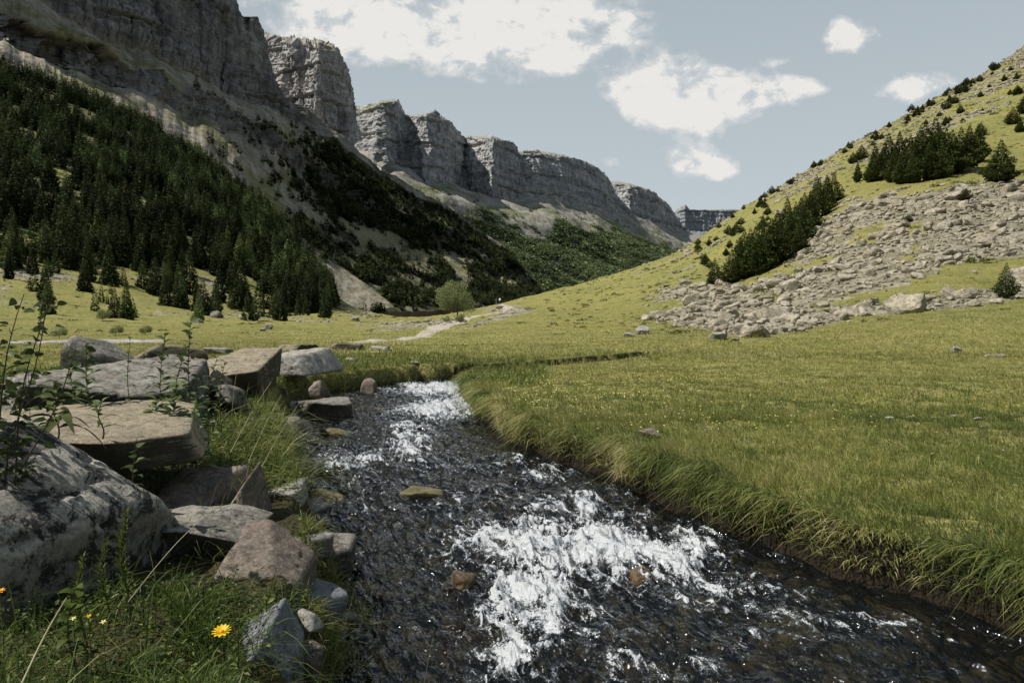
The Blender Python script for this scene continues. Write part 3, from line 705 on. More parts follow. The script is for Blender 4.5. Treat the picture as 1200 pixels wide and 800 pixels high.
# ------------------------------------------------------------------ rocks
_ico = {}
def ico(n):
    if n not in _ico:
        import bmesh
        bm = bmesh.new(); bmesh.ops.create_icosphere(bm, subdivisions=n, radius=1)
        bm.verts.ensure_lookup_table()
        V = np.array([v.co[:] for v in bm.verts]); Fc = np.array([[v.index for v in f.verts] for f in bm.faces]); bm.free()
        _ico[n] = (V, Fc)
    return _ico[n]
def rock_np(seed, n=3, dims=(1, 1, 1), npl=9, rough=.05, box=.8, soft=22, planes=None, strat=0):
    """a many-faced stone: smooth minimum over cutting planes, then weathered"""
    r = np.random.default_rng(seed)
    V, Fc = ico(n)
    if planes is None:
        ax = np.array([(1, 0, 0), (-1, 0, 0), (0, 1, 0), (0, -1, 0), (0, 0, 1), (0, 0, -1)], float)
        ax = ax+r.normal(0, .16, ax.shape); d0 = r.uniform(box, 1.0, 6)
        rn = r.normal(size=(npl, 3)); d1 = r.uniform(.82, 1.12, npl)
        Pn = np.concatenate([ax, rn]); dd_ = np.concatenate([d0, d1])
    else:
        Pn = np.array([p[:3] for p in planes], float); dd_ = np.array([p[3] for p in planes], float)
    Pn /= np.linalg.norm(Pn, axis=1)[:, None]
    dt = V@Pn.T
    rr = dd_[None]/np.maximum(dt, .05)
    rad = -np.log(np.exp(-rr*soft).sum(1))/soft
    rad = np.clip(rad, .2, 1.9)
    P = V*rad[:, None]*np.array(dims)[None]*.5
    m_ = min(dims)
    c = 1.6/m_*.5
    if rough:
        a = fbm(P[:, 0]*c*1.2, P[:, 1]*c*1.2, P[:, 2]*c*1.2, 5 if n > 3 else 2, seed % 50)
        P = P+V*(a*rough*m_*1.6)[:, None]
        if n > 3:
            cr = ridge(P[:, 0]*c*2.2, P[:, 1]*c*2.2, P[:, 2]*c*4.5, 4, seed % 40+3)
            P = P-V*(sst(.72, 1.0, cr)*rough*m_*.9)[:, None]
    if strat:
        f = (P[:, 2]/strat + .5*fbm(P[:, 0]*2, P[:, 1]*2, 0, 2, 7)) % 1.0
        h = P*np.array([1, 1, 0]); h /= np.linalg.norm(h, axis=1)[:, None]+1e-6
        P = P+h*((sst(0, .3, f)-.5)*.02)[:, None]
    return P, Fc
def rotz(P, a):
    c, s_ = math.cos(a), math.sin(a); return P@np.array([[c, s_, 0], [-s_, c, 0], [0, 0, 1]])
def roty(P, a):
    c, s_ = math.cos(a), math.sin(a); return P@np.array([[c, 0, -s_], [0, 1, 0], [s_, 0, c]])
def rotx(P, a):
    c, s_ = math.cos(a), math.sin(a); return P@np.array([[1, 0, 0], [0, c, s_], [0, -s_, c]])
FOOT = []
def near_rock(name, uL, uR, vT, D, depth, zb, m, seed, label, planes=None, rz=0, tx=0, ty=0, n=5, rough=.05, soft=22, npl=8, strat=0, cat='boulder', box=.85, up=0):
    w = (uR-uL)/F*D
    x, y, zt = px((uL+uR)/2, vT, D); zt = float(zt)+up
    h = zt-zb
    P, Fc = rock_np(seed, n, (w, depth, h), npl, rough, box, soft, planes, strat)
    P = rotx(roty(rotz(P, rz), ty), tx)
    P[:, 0] *= w/np.ptp(P[:, 0]); P[:, 0] -= (P[:, 0].max()+P[:, 0].min())/2
    P[:, 2] += zt-zb-P[:, 2].max()
    sm = n > 3
    FOOT.append((float(x), float(y), w, depth, float(zt)))
    o = add(name, mesh_np(name, P, Fc, m, sm), None, (float(x), float(y), zb))
    return tag(o, label, cat)
SLAB = [(0, 0, 1, .9), (0, 0, -1, .9), (1, .25, .06, .95), (-1, .15, -.1, .97), (.1, -1, -.1, .9), (0, 1, -.1, .95), (.8, -.6, 0, 1.1), (-.7, -.7, .1, 1.12), (.6, .8, 0, 1.12), (-.5, .3, 1, .98), (.35, -.2, 1, .97)]
near_rock('boulder', -220, 168, 499, 3.0, 1.15, .15, MAT['r_lichen'], 3, 'huge grey boulder blotched with black and pale lichen at the left edge',
          [(-.25, -.15, 1, .86), (.75, -.25, .75, .80), (1, -.35, -.1, .93), (0, -1, .35, .80), (.35, -1, .0, .86), (-1, 0, 0, 1), (0, 1, .1, .95), (0, 0, -1, 1), (.45, .75, .6, .95), (-.1, -.8, .9, .86), (.8, -.7, .45, .9)], n=6, rough=.055, soft=26)
near_rock('slab', -110, 252, 482, 4.3, 1.15, .74, MAT['r_tan'], 8, 'flat tan rock slab lying behind the big lichen boulder', SLAB, n=6, rough=.05, soft=34, tx=R(3))
near_rock('slab', 40, 240, 421, 6.3, 1.6, .62, MAT['r_grey'], 12, 'broad light grey slab with dark undercut behind the tall leafy stems', SLAB, n=6, rough=.09, soft=26, tx=R(5), ty=R(2))
near_rock('boulder', 98, 168, 392, 8.2, 1.0, .45, MAT['r_grey'], 26, 'humped grey boulder just beyond the broad grey slab', n=5, rough=.07, ty=R(3))
near_rock('boulder', 150, 236, 402, 9.0, 1.0, .45, MAT['r_tan'], 23, 'tan blocky boulder right of the humped grey one', n=5, rough=.06, ty=R(5))
near_rock('slab', 244, 328, 412, 9.0, 2.4, .62, MAT['r_tan'], 27, 'tan slab with a pointed tip jutting over a dark hollow beside the stream',
          [(0, 0, 1, .9), (0, 0, -1, .9), (.9, .42, -.05, .62), (.42, -1, -.25, .80), (-1, 0, 0, .97), (0, 1, 0, .95), (-.3, -1, -.4, .95)], n=6, rough=.09, soft=24, tx=R(5))
near_rock('boulder', 252, 284, 449, 6.8, .35, .62, MAT['r_grey'], 31, 'small pale stone tucked under the pointed tan slab', n=4)
near_rock('boulder', 236, 268, 432, 7.0, .4, .45, MAT['r_brown'], 33, 'upright brown wedge left of the small pale stone', n=4, ty=R(20))
near_rock('boulder', 308, 392, 409, 12.0, 1.4, .55, MAT['r_white'], 35, 'whitish domed boulder with a dark lichened right end above the bank',
          [(-.15, -.1, 1, .85), (.9, -.4, .35, .85), (-1, -.1, .5, .8), (0, -1, .1, .9), (0, 1, 0, 1), (0, 0, -1, .9), (.3, -.9, .7, .95)], n=5, rough=.10, soft=11)
near_rock('slab', 350, 416, 467, 10.9, .75, -.05, MAT['r_grey'], 39, 'low dark edged slab lying at the waterline below the grassy bank', SLAB, n=5, rough=.06)
near_rock('boulder', 421, 442, 443, 13.6, .4, -.02, MAT['r_brown'], 41, 'reddish brown stone standing at the far bend of the stream', n=4)
near_rock('boulder', 362, 384, 444, 11.4, .4, .2, MAT['r_brown'], 42, 'rounded brown stone between two grass clumps on the bank', n=4)
near_rock('boulder', 160, 272, 557, 4.1, .6, .12, MAT['r_brown'], 44, 'smooth brown rock left of the pointed brown block', n=6, rough=.06, soft=30, ty=R(4),
          planes=[(-.15, -.3, 1, .8), (.7, -.5, .6, .85), (-.8, -.2, .6, .9), (0, -1, .2, .8), (1, 0, 0, .97), (-1, 0, 0, .97), (0, 1, 0, 1), (0, 0, -1, 1)])
near_rock('boulder', 250, 315, 548, 4.05, .5, .1, MAT['r_brown'], 46, 'brown block rising to a point beside the pale flat stone',
          n=6, rough=.05, soft=34, planes=[(-.55, -.2, .9, .62), (.95, -.1, .35, .78), (.1, -1, .35, .75), (-1, -.1, .1, .95), (0, 1, .2, .9), (0, 0, -1, 1), (.8, -.8, .1, .9)])
near_rock('slab', 312, 359, 567, 4.7, .42, .30, MAT['r_white'], 48, 'small pale flat stone reaching out over the water', SLAB, n=5, rough=.07, ty=R(-6))
near_rock('boulder', 305, 352, 585, 4.55, .45, -.08, MAT['r_brown'], 50, 'dark block in shade beneath the small pale flat stone', n=5)
near_rock('slab', 172, 306, 603, 3.55, .45, .34, MAT['r_grey'], 52, 'thin pale curved slab above the speckled boulder',
          [(-.12, 0, 1, .85), (.5, -.1, 1, .86), (0, -.6, -1, .8), (1, 0, -.4, .95), (-1, 0, -.3, 1), (0, -1, -.3, .85), (0, 1, 0, 1)], n=6, rough=.09, soft=30)
near_rock('boulder', 228, 356, 628, 3.25, .55, .0, MAT['r_brown'], 54, 'speckled brown boulder with a flat sloping top at the water side',
          n=6, rough=.05, soft=34, planes=[(.05, -.28, 1, .66), (.55, -.05, .85, .78), (-.8, -.2, .7, .75), (.1, -1, -.12, .8), (.8, -.8, -.1, .9), (1, 0, 0, .97), (-1, 0, -.2, .97), (0, 1, 0, 1), (0, 0, -1, 1)])
near_rock('boulder', 262, 342, 722, 2.5, .34, .0, MAT['r_blue'], 56, 'bluish grey angular block beside the yellow flower',
          n=6, rough=.05, soft=36, planes=[(-.3, -.2, 1, .85), (.7, -.3, .8, .85), (.25, -1, .1, .72), (-.75, -.75, .1, .8), (1, 0, 0, .97), (-1, 0, 0, .97), (0, 1, 0, 1), (0, 0, -1, 1)])
for uL, uR, vT, D, dp, m, sd, lb in [
    (508, 592, 752, 3.45, .42, 'r_wet', 60, 'orange brown stone breaking the surface at the bottom of the rapids'),
    (524, 566, 670, 4.15, .22, 'r_wet', 61, 'small brown stone awash left of the main white water'),
    (735, 778, 672, 4.2, .3, 'r_wet', 62, 'dark wet stone the rapids pour around'),
    (786, 860, 704, 3.95, .25, 'r_algae', 63, 'long yellow green algae covered stone below the dark wet one'),
    (898, 965, 727, 3.75, .35, 'r_algae', 64, 'rounded algae stone under thin water in the lower right stream'),
    (960, 1045, 757, 3.5, .25, 'r_algae', 65, 'flat golden stone nearest the lower right bank'),
    (1078, 1132, 712, 3.95, .22, 'r_wet', 66, 'reddish stone lying close under the right bank'),
    (352, 404, 577, 5.9, .3, 'r_algae', 67, 'mossy flat stone in the shallows by the pale flat stone'),
    (470, 528, 573, 6.2, .35, 'r_algae', 68, 'dim greenish stone under smooth water in midstream'),
    (368, 432, 502, 9.2, .5, 'r_algae', 69, 'pale brown stone in the upper left shallows'),
    (390, 470, 478, 11.6, .5, 'r_wet', 70, 'dark stone bar at the head of the upper shallows'),
    (478, 520, 530, 8.0, .35, 'r_wet', 71, 'brown stone splitting the upper white streak')]:
    near_rock('stone', uL, uR, vT, D, dp, -.22, MAT[m], sd, lb, n=5, rough=.10, cat='stone', up=.02, soft=9, box=.7, npl=12)

for q_ in range(22):
    y = 2.3+9.5*((q_+random.random())/22)**1.25; x = float(np.interp(y, *zip(*YL)))+random.uniform(-.16, .10); s_ = random.uniform(.09, .24)*(1+.05*y)
    P, Fc = rock_np(1500+q_, 4, (s_*1.3, s_, s_*.8), 9, .08, .78, 20)
    o = add('stone', mesh_np('stone', P, Fc, MAT[random.choice(['r_brown', 'r_grey', 'r_blue', 'r_brown', 'r_white'])], True), None, (x, y, max(float(gz(x, y)), -.02)+s_*.18)); o.rotation_euler = (random.uniform(-.3, .3), random.uniform(-.3, .3), random.uniform(0, 6.28))
    tag(o, 'small rough stone lodged along the left water edge', 'stone', 'small stones lodged along the left edge of the stream')
x, y = pebbles(); VV, FF, off = [], [], 0
MPEB = m_rock('bed_pebbles', (.11, .08, .04), (.25, .20, .115), (.04, .032, .018), 0, 2.5, darkness=.3, steep_dark=0)
PEB = [rock_np(1300+q_, 2, (1, .8, .5), 7, .04, .8) for q_ in range(6)]
for a, b in zip(x, y):
    P, Fc = PEB[random.randrange(6)]; s_ = min(.038*math.exp(random.gauss(0, .5))*(1+.03*b), .075); zb_ = min(float(gz(a, b))+s_*.25, -.028-s_*.4+(.03 if random.random() < .05 else 0))
    VV.append(rotz(P*s_*2, random.uniform(0, 6.28))+np.array([a, b, zb_])); FF.append(Fc+off); off += len(P)
tag(add('stream_pebbles', mesh_np('stream_pebbles', np.concatenate(VV), np.concatenate(FF), MPEB, True)), 'brown and olive pebbles covering the bed of the stream', 'pebbles', kind='stuff')
# stones and slabs out in the meadow
def field_rock(name, u, v, wpx, hpx, m, seed, label, cat='rock', group=None, flat=1, dmin=6):
    x, y, z = hit(u, v, dmin); w = wpx/F*y; h = hpx/F*y
    P, Fc = rock_np(seed, 4 if wpx > 14 else 3, (w, w*.7*flat, h*1.5), 8, .06)
    o = add(name, mesh_np(name, P, Fc, m, False), None, (x, y, z+h*.22))
    o.rotation_euler = (0, 0, random.uniform(-.4, .4))
    return tag(o, label, cat, group)
for i, (u, v, w, h, m, lb) in enumerate([
    (257, 414, 30, 7, 'r_white', 'flat white slab at the left end of the ledge of stones'),
    (292, 417, 28, 6, 'r_brown', 'dark brown ledge block right of the flat white slab'),
    (318, 415, 20, 6, 'r_brown', 'shorter dark ledge block beside the path side stones'),
    (345, 411, 44, 8, 'r_tan', 'long tan ledge stone behind the whitish domed boulder'),
    (408, 409, 40, 6, 'r_brown', 'long low ledge with brown face at the edge of the path'),
    (448, 411, 24, 5, 'r_white', 'pale flat stone at the right end of the ledge'),
    (275, 421, 30, 4, 'r_white', 'thin white flat stone in front of the ledge'),
    (412, 424, 14, 5, 'r_white', 'small white stone in grass above the far bank'),
    (486, 427, 12, 3, 'r_white', 'tiny flat stone half buried in the meadow beyond the bend'),
    (316, 386, 10, 6, 'r_white', 'white boulder in the middle of the left meadow'),
    (308, 388, 8, 4, 'r_white', 'small white rock touching the white boulder on its left'),
    (254, 372, 13, 8, 'r_grey', 'grey boulder at the foot of the wooded slope'),
    (231, 378, 12, 6, 'r_white', 'pale boulder left of the grey one below the wooded slope'),
    (842, 397, 18, 9, 'r_white', 'white boulder alone in the grass below the scree'),
    (1121, 413, 12, 6, 'r_white', 'solitary pale stone in the right meadow'),
    (752, 392, 18, 8, 'r_white', 'larger of two pale stones at the left foot of the scree'),
    (738, 395, 12, 5, 'r_white', 'smaller of two pale stones at the left foot of the scree'),
    (1168, 419, 26, 4, 'r_tan', 'low flat stone sunk in the grass at the far right'),
    (862, 400, 10, 4, 'r_grey', 'small stone right of the white boulder below the scree'),
    (418, 376, 10, 5, 'r_white', 'white rock at the foot of the line of dark firs')]):
    field_rock('rock', u, v, w, h, MAT[m], 300+i, lb)

# ------------------------------------------------------------------ scree on the right hillside
ms = MAT['scree']
VAR = []
for s_ in range(14):
    P, Fc = rock_np(500+s_, 2 if s_ < 8 else 3, (1, random.uniform(.6, .9), random.uniform(.35, .7)), 9, .07, .75)
    VAR.append((P, Fc, mesh_np('rock', P, Fc, ms, False)))
rockg = rock.copy()
cell = np.gradient(DD)[:, None]*(np.gradient(TX)[None]*DD[:, None])     # ground area per sample
vis = (U_ > 640) & (U_ < 1330) & (Y < 420)
rockb = blur(blur(rockg, 31, 0), 61, 1)
pw = (rockg+.22*rockb+.012*(upper|((U_ > 700)&(V_ < 345)&(V_ > 150))))*vis*cell*(28/np.maximum(Y, 25))**1.0
pw = pw.ravel()/pw.sum()
NRK = 17000
ii = rng.choice(pw.size, NRK, p=pw)
gx, gy = X.ravel()[ii], Y.ravel()[ii]
gx = gx+rng.normal(0, .15, NRK); gy = gy+rng.normal(0, .3, NRK)
gzz = gz(gx, gy)
sz = np.clip(.24*np.exp(rng.normal(.0, .62, NRK))*(gy/45)**.45, .10, 2.0)
order = np.argsort(-sz/gy); ug, vg = proj(gx, gy, gzz)
inframe = (ug > -10) & (ug < 1210) & (vg > 0)
big = [i for i in order if inframe[i]][:300]; bigset = set(big)
def xf(P, s3, rz, t):
    return rotz(roty(P*s3, t), rz)
zones = lambda u, v: ('in the broad scree field on the right hillside' if (v > 225 and u > 930) else 'in the lower tail of the scree left of the hillside' if v > 300 else 'among grass high on the right hillside')
for i in big:
    k_ = int(rng.integers(8, 14))
    o = bpy.data.objects.new('rock', VAR[k_][2]); COL.objects.link(o)
    s = sz[i]*1.15
    o.location = (gx[i], gy[i], gzz[i]+s*.12); o.scale = (s, s*rng.uniform(.8, 1.2), s*rng.uniform(.6, 1.1))
    o.rotation_euler = (rng.normal(0, .25), rng.normal(-.25, .2), rng.uniform(0, 6.28))
    zn = zones(ug[i], vg[i])
    tag(o, 'pale angular rock '+zn, 'rock', 'pale rocks '+zn)
VV, FF, off = [], [], 0
for i in range(NRK):
    if i in bigset: continue
    P, Fc, _ = VAR[int(rng.integers(0, 8))]
    s = sz[i]
    Q = xf(P, np.array([s, s*rng.uniform(.8, 1.2), s*rng.uniform(.5, 1.1)]), rng.uniform(0, 6.28), rng.normal(-.25, .25))
    VV.append(Q+np.array([gx[i], gy[i], gzz[i]+s*.1])); FF.append(Fc+off); off += len(P)
tag(add('scree', mesh_np('scree', np.concatenate(VV), np.concatenate(FF), ms, False)), 'jumbled small pale stones filling the scree on the right hillside', 'scree', kind='stuff')
# stones scattered over the foot of the left slope and the far meadow
pl_ = ((U_ > -30) & (U_ < 640) & (Y > 70) & (Y < 380))*cell*(rockg*3+.10*sst(.0, .3, fbm(X/12, Y/12, 0, 3, 91)))*(120/np.maximum(Y, 60))
pl_ = pl_.ravel()/pl_.sum(); ii = rng.choice(pl_.size, 1500, p=pl_)
VV, FF, off = [], [], 0
for i in ii:
    P, Fc, _ = VAR[int(rng.integers(0, 8))]
    x, y = X.ravel()[i], Y.ravel()[i]; s = float(np.clip(.35*math.exp(rng.normal(0, .6))*(y/120)**.5, .2, 2.2))
    Q = xf(P, np.array([s, s, s*.7]), rng.uniform(0, 6.28), rng.normal(0, .2))
    VV.append(Q+np.array([x, y, float(gz(x, y))+s*.1])); FF.append(Fc+off); off += len(P)
tag(add('scattered_stones', mesh_np('scattered_stones', np.concatenate(VV), np.concatenate(FF), ms, False)), 'pale stones strewn along the foot of the wooded left slope', 'stones', kind='stuff')

# ------------------------------------------------------------------ trees
def tris(P, d1, d2, s):
    """triangles at P spanned by d1, d2"""
    V = np.stack([P-d1*s[:, None], P+d1*s[:, None]*.9+d2*s[:, None]*.35, P+d2*s[:, None]*1.1], 1).reshape(-1, 3)
    return V, np.arange(len(V)).reshape(-1, 3)
def unit(v): return v/(np.linalg.norm(v, axis=-1, keepdims=True)+1e-9)
def conifer(n, seed, Rb=.2, size=.035, bush=0, lev=16, base=.04):
    r = np.random.default_rng(seed)
    nb = 9
    L_ = r.integers(0, lev, n); bt = base+(1-base)*((np.arange(lev)+.5)/lev)**1.08
    # fuller low branches
    wgt = (1-bt)**.9+.06; L_ = r.choice(lev, n, p=wgt/wgt.sum())
    t = bt[L_]+r.normal(0, .25/lev, n)
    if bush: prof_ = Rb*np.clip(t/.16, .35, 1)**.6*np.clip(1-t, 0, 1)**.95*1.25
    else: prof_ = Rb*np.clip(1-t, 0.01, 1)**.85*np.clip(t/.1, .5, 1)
    var = r.uniform(.62, 1.18, (lev, nb)); phs = r.uniform(0, 6.28, lev)
    b = r.integers(0, nb, n); ang = phs[L_]+b*6.283/nb+r.normal(0, .16, n)
    rad = prof_*var[L_, b]*np.sqrt(r.uniform(.06, 1, n))
    droop = -.28*rad if not bush else .22*rad
    P = np.stack([np.cos(ang)*rad, np.sin(ang)*rad, np.clip(t+droop+r.normal(0, .008, n), .01, 1.02)], -1)
    out = np.stack([np.cos(ang), np.sin(ang), np.full(n, .25 if bush else -.15)], -1)+r.normal(0, .45, (n, 3))
    sd = np.cross(out, r.normal(size=(n, 3))+np.array([0, 0, 1.0]))
    s = size*r.uniform(.6, 1.3, n)*(.45+.7*(1-t))
    V, Fc = tris(P, unit(sd)*.55, unit(out), s)
    tone = np.clip(.2+.55*rad/(prof_+1e-6)*r.uniform(.5, 1.1, n)+.15*t, 0, 1)  # crown interior painted darker, tips and top lighter, as light would leave them
    # leader
    return V, Fc, np.repeat(tone, 3)
def cone_trunk(h=.9, r0=.02, seg=6, lean=0, rows=5, seed=0):
    r = np.random.default_rng(seed)
    V, Fc = [], []
    for i in range(rows):
        t = i/(rows-1)
        for k_ in range(seg):
            a = 6.283*k_/seg; rr_ = r0*(1-t*.85)
            V.append((math.cos(a)*rr_+lean*t*t, math.sin(a)*rr_, t*h-.03))
    for i in range(rows-1):
        for k_ in range(seg):
            Fc.append((i*seg+k_, i*seg+(k_+1) % seg, (i+1)*seg+(k_+1) % seg, (i+1)*seg+k_))
    return np.array(V), np.array(Fc)
def broadleaf(n, seed, size=.03, flat=.5):
    r = np.random.default_rng(seed)
    nc = 26; c = r.normal(size=(nc, 3)); c = unit(c)*r.uniform(.25, .46, nc)[:, None]*np.array([1.0, 1.0, .8]); c[:, 2] += .55
    c[:, 2] = np.maximum(c[:, 2], .22)
    k_ = r.integers(0, nc, n); P = c[k_]+unit(r.normal(size=(n, 3)))*(r.uniform(.3, 1, n)**.5*.17)[:, None]
    a = unit(r.normal(size=(n, 3))); b = unit(np.cross(a, r.normal(size=(n, 3))))
    V, Fc = tris(P, a, b, size*r.uniform(.6, 1.3, n))
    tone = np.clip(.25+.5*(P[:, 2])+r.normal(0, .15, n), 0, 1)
    return V, Fc, np.repeat(tone, 3)
tv, tf = cone_trunk()
trunk_me = mesh_np('trunk', tv, tf, MAT['bark'], True)
PINE = []
for k_ in range(6):
    V, Fc, tn = conifer(4200, 900+k_, Rb=[.30, .36, .27, .33, .24, .38][k_], size=.042, bush=1, lev=13, base=.03)
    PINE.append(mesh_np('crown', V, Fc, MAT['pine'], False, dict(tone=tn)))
FIR = []; FIRN = []
for k_ in range(6):
    V, Fc, tn = conifer(1500, 950+k_, Rb=[.17, .2, .15, .22, .18, .24][k_], size=.05, lev=17)
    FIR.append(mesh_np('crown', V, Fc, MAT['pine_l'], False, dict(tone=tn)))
    FIRN.append(conifer(520, 970+k_, Rb=[.17, .2, .16, .22, .19, .23][k_], size=.062, lev=13))
def tree(name, crown, x, y, z, h, label, cat, group=None, wide=1.0, trunk=True):
    r = empty(name, (x, y, z-.02*h), random.uniform(0, 6.28), (h*wide, h*wide, h))
    tag(r, label, cat, group)
    if trunk: add('trunk', trunk_me, r)
    add('crown', crown, r)
    return r
def ptree(u, v, hpx, label, group=None, wide=1.0, kind=None, name='pine_tree', dmin=20):
    x, y, z = hit(u, v, dmin); h = hpx/F*y*(random.uniform(.78, 1.12) if group else 1)
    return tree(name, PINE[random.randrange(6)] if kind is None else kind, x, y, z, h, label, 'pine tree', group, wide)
c1 = [(1022, 213, 42), (1032, 212, 47), (1045, 214, 38), (1058, 211, 50), (1070, 209, 58), (1080, 208, 60), (1092, 207, 62), (1104, 205, 64), (1112, 204, 60), (1122, 201, 62), (1132, 197, 56), (1141, 190, 44),
      (1052, 216, 36), (1066, 215, 42), (1086, 212, 44), (1100, 209, 40), (1118, 203, 36), (1038, 206, 50), (1050, 203, 48), (1075, 200, 46), (1096, 196, 46), (1128, 190, 42), (1016, 214, 26), (1064, 204, 50)]
for u, v, h in c1: ptree(u, v, h, 'dark pine in the dense clump above the scree field', 'pines in the dense clump high on the right hillside', 1.0)
c2 = [(858, 332, 40), (868, 329, 46), (879, 325, 56), (891, 320, 60), (903, 314, 60), (914, 308, 58), (925, 299, 58), (937, 287, 58), (948, 272, 60), (958, 258, 56), (967, 248, 50), (976, 238, 42),
      (897, 306, 48), (922, 284, 48), (942, 264, 44), (910, 296, 50), (931, 276, 46), (885, 312, 44), (955, 246, 40), (936, 296, 40)]
for u, v, h in c2: ptree(u, v, h, 'dark pine in the long band running down the left edge of the scree', 'pines in the band down the hillside', 1.0)
for u, v, h, w_, lb in [
    (838, 336, 34, 1.0, 'small dark pine standing alone left of the band of pines'),
    (1169, 214, 50, 1.25, 'bushy pine alone right of the dense clump'),
    (1178, 349, 42, .9, 'young sparse pine on the rocks beside the lower grass band'),
    (1144, 159, 16, 1.2, 'low round pine just above the right end of the dense clump'),
    (1129, 236, 15, 1.2, 'tiny bushy pine among the rocks below the dense clump'),
    (1003, 214, 26, .8, 'thin pine in the gap between the band and the dense clump'),
    (1007, 188, 18, 1.4, 'dark pine on the skyline above the left end of the dense clump'),
    (997, 192, 14, 1.4, 'smaller pine on the skyline left of its dark neighbour'),
    (1181, 146, 20, 1.3, 'pine on the upper slope near the right edge'),
    (1196, 134, 24, 1.3, 'pine cut by the right edge of the view'),
    (1064, 130, 10, 1.6, 'round shrubby pine in the middle of the upper slope'),
    (1190, 155, 16, 1.4, 'low pine beside the grass patch near the right edge'),
    (893, 268, 16, 1.3, 'small pine left of the middle of the pine band'),
    (872, 300, 30, 1.5, 'rounded lighter pine at the left flank of the pine band'),
    (853, 275, 12, 1.4, 'small shrubby pine halfway down the left skyline'),
    (1062, 262, 10, 1.6, 'green shrubby pine in the middle of the scree field')]:
    ptree(u, v, h, lb, None, w_)
def skyline(u):
    j = int(np.interp(u, us, np.arange(NC))); uu_, vv_ = proj(X[:, j], Y[:, j], Zc[:, j]); m_ = Y[:, j] > 60
    return float(vv_[m_].min())
for k_ in range(60):
    u = rng.uniform(1008, 1165) if k_ < 42 else rng.uniform(860, 1000)
    sk = skyline(u); v = sk+abs(rng.normal(0, 5))+2
    ptree(u, v, rng.uniform(5, 9), 'tiny dark pine along the skyline of the right hillside', 'small pines along the right skyline', 1.5, dmin=60)
for k_ in range(34):
    u = rng.uniform(1020, 1195); sk = skyline(u); v = sk+rng.uniform(8, 55)
    ptree(u, v, rng.uniform(5, 11), 'small dark pine scattered over the upper right slope', 'small pines scattered on the upper right slope', 1.6, dmin=60)
for k_ in range(26):
    u = rng.uniform(815, 900); sk = skyline(u); v = sk+rng.uniform(2, 45)
    ptree(u, v, rng.uniform(5, 12), 'small dark shrub pine on the grassy slope left of the pine band', 'shrub pines on the lower right slope', 1.7, dmin=60)
def bake(name, pts, hs, variants, m, label, cat, wide=(.85, 1.3)):
    VV, FF, TT, off = [], [], [], 0
    kk = rng.integers(0, len(variants), len(pts)); an = rng.uniform(0, 6.28, len(pts)); ww = rng.uniform(*wide, len(pts)); tn_ = rng.uniform(-.25, .25, len(pts))
    for k_, (V, Fc, tn) in enumerate(variants):
        s_ = np.where(kk == k_)[0]
        if not len(s_): continue
        c, s2 = np.cos(an[s_])[:, None], np.sin(an[s_])[:, None]
        h = hs[s_][:, None]; w = ww[s_][:, None]*h
        Q = np.stack([(V[None, :, 0]*c-V[None, :, 1]*s2)*w, (V[None, :, 0]*s2+V[None, :, 1]*c)*w, V[None, :, 2]*h], -1)+pts[s_][:, None, :]
        VV.append(Q.reshape(-1, 3)); FF.append((Fc[None]+len(V)*np.arange(len(s_))[:, None, None]).reshape(-1, 3)+off); off += len(V)*len(s_)
        TT.append(np.clip(tn[None]+tn_[s_][:, None], 0, 1).ravel())
    return tag(add(name, mesh_np(name, np.concatenate(VV), np.concatenate(FF), m, False, dict(tone=np.concatenate(TT)))), label, cat, kind='stuff')
# low cushions of shrub and coarse grass that roughen the hillsides
wq = ((U_ > 640) & (U_ < 1330) & (Y < 420) & (Y > 28) & (V_ < 392))*cell*(.25+rockb*1.2+sst(0, .3, fbm(X/9, Y/9, Z/9, 3, 171)))*(40/np.maximum(Y, 40))**.9*(1-.75*(rockg > .5))
wq = wq+((U_ > -40) & (U_ < 640) & (Y > 60) & (Y < 330))*cell*.10*sst(-.1, .3, fbm(X/9, Y/9, 0, 3, 172))
wq = wq.ravel()/wq.sum(); ii = rng.choice(wq.size, 4500, p=wq); x, y = X.ravel()[ii], Y.ravel()[ii]; z = gz(x, y)
def cushion(n, seed):
    r = np.random.default_rng(seed); a = r.normal(size=(n, 3)); a[:, 2] = np.abs(a[:, 2]); P = unit(a)*r.uniform(.5, 1, n)[:, None]*np.array([1, 1, .75])
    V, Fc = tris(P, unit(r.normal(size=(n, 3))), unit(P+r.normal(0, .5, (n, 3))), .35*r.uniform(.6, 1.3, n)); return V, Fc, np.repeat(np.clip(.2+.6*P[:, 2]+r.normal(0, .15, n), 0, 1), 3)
k_ = len(ii); hs_ = .10*np.exp(rng.normal(0, .5, k_))*(y/45)**.55
bake('low_shrubs', np.stack([x, y, z], -1), hs_, [cushion(46, 1200+q_) for q_ in range(4)], m_leaf('cushion_leaves', (.14, .155, .045), (.42, .40, .15), .3, .15, big=.05), 'low cushions of shrub and coarse grass roughening the hillsides', 'shrubs', (1.0, 1.8))
# willow like tree at the meadow edge
V, Fc, tn = broadleaf(9000, 5, .018); brd = mesh_np('crown', V, Fc, MAT['broad'], False, dict(tone=tn))
x, y, z = hit(537, 373, 40); tree('willow_tree', brd, x, y, z, 42/F*y, 'rounded grey green willow at the far edge of the meadow', 'willow tree', None, 1.15)
for u, v, h, lb in [(524, 379, 9, 'low dark bush left below the rounded willow'), (541, 380, 12, 'small bush in front of the rounded willow trunk'), (70, 396, 13, 'dark bush in the left meadow left of the others'),
                    (137, 393, 12, 'wide dark bush in the middle of the left meadow'), (171, 392, 11, 'round dark bush right of the wide dark one'), (121, 376, 14, 'small upright dark shrub at the foot of the left slope')]:
    x, y, z = hit(u, v, 30); tree('bush', brd, x, y, z, h/F*y, lb, 'bush', None, 1.4)

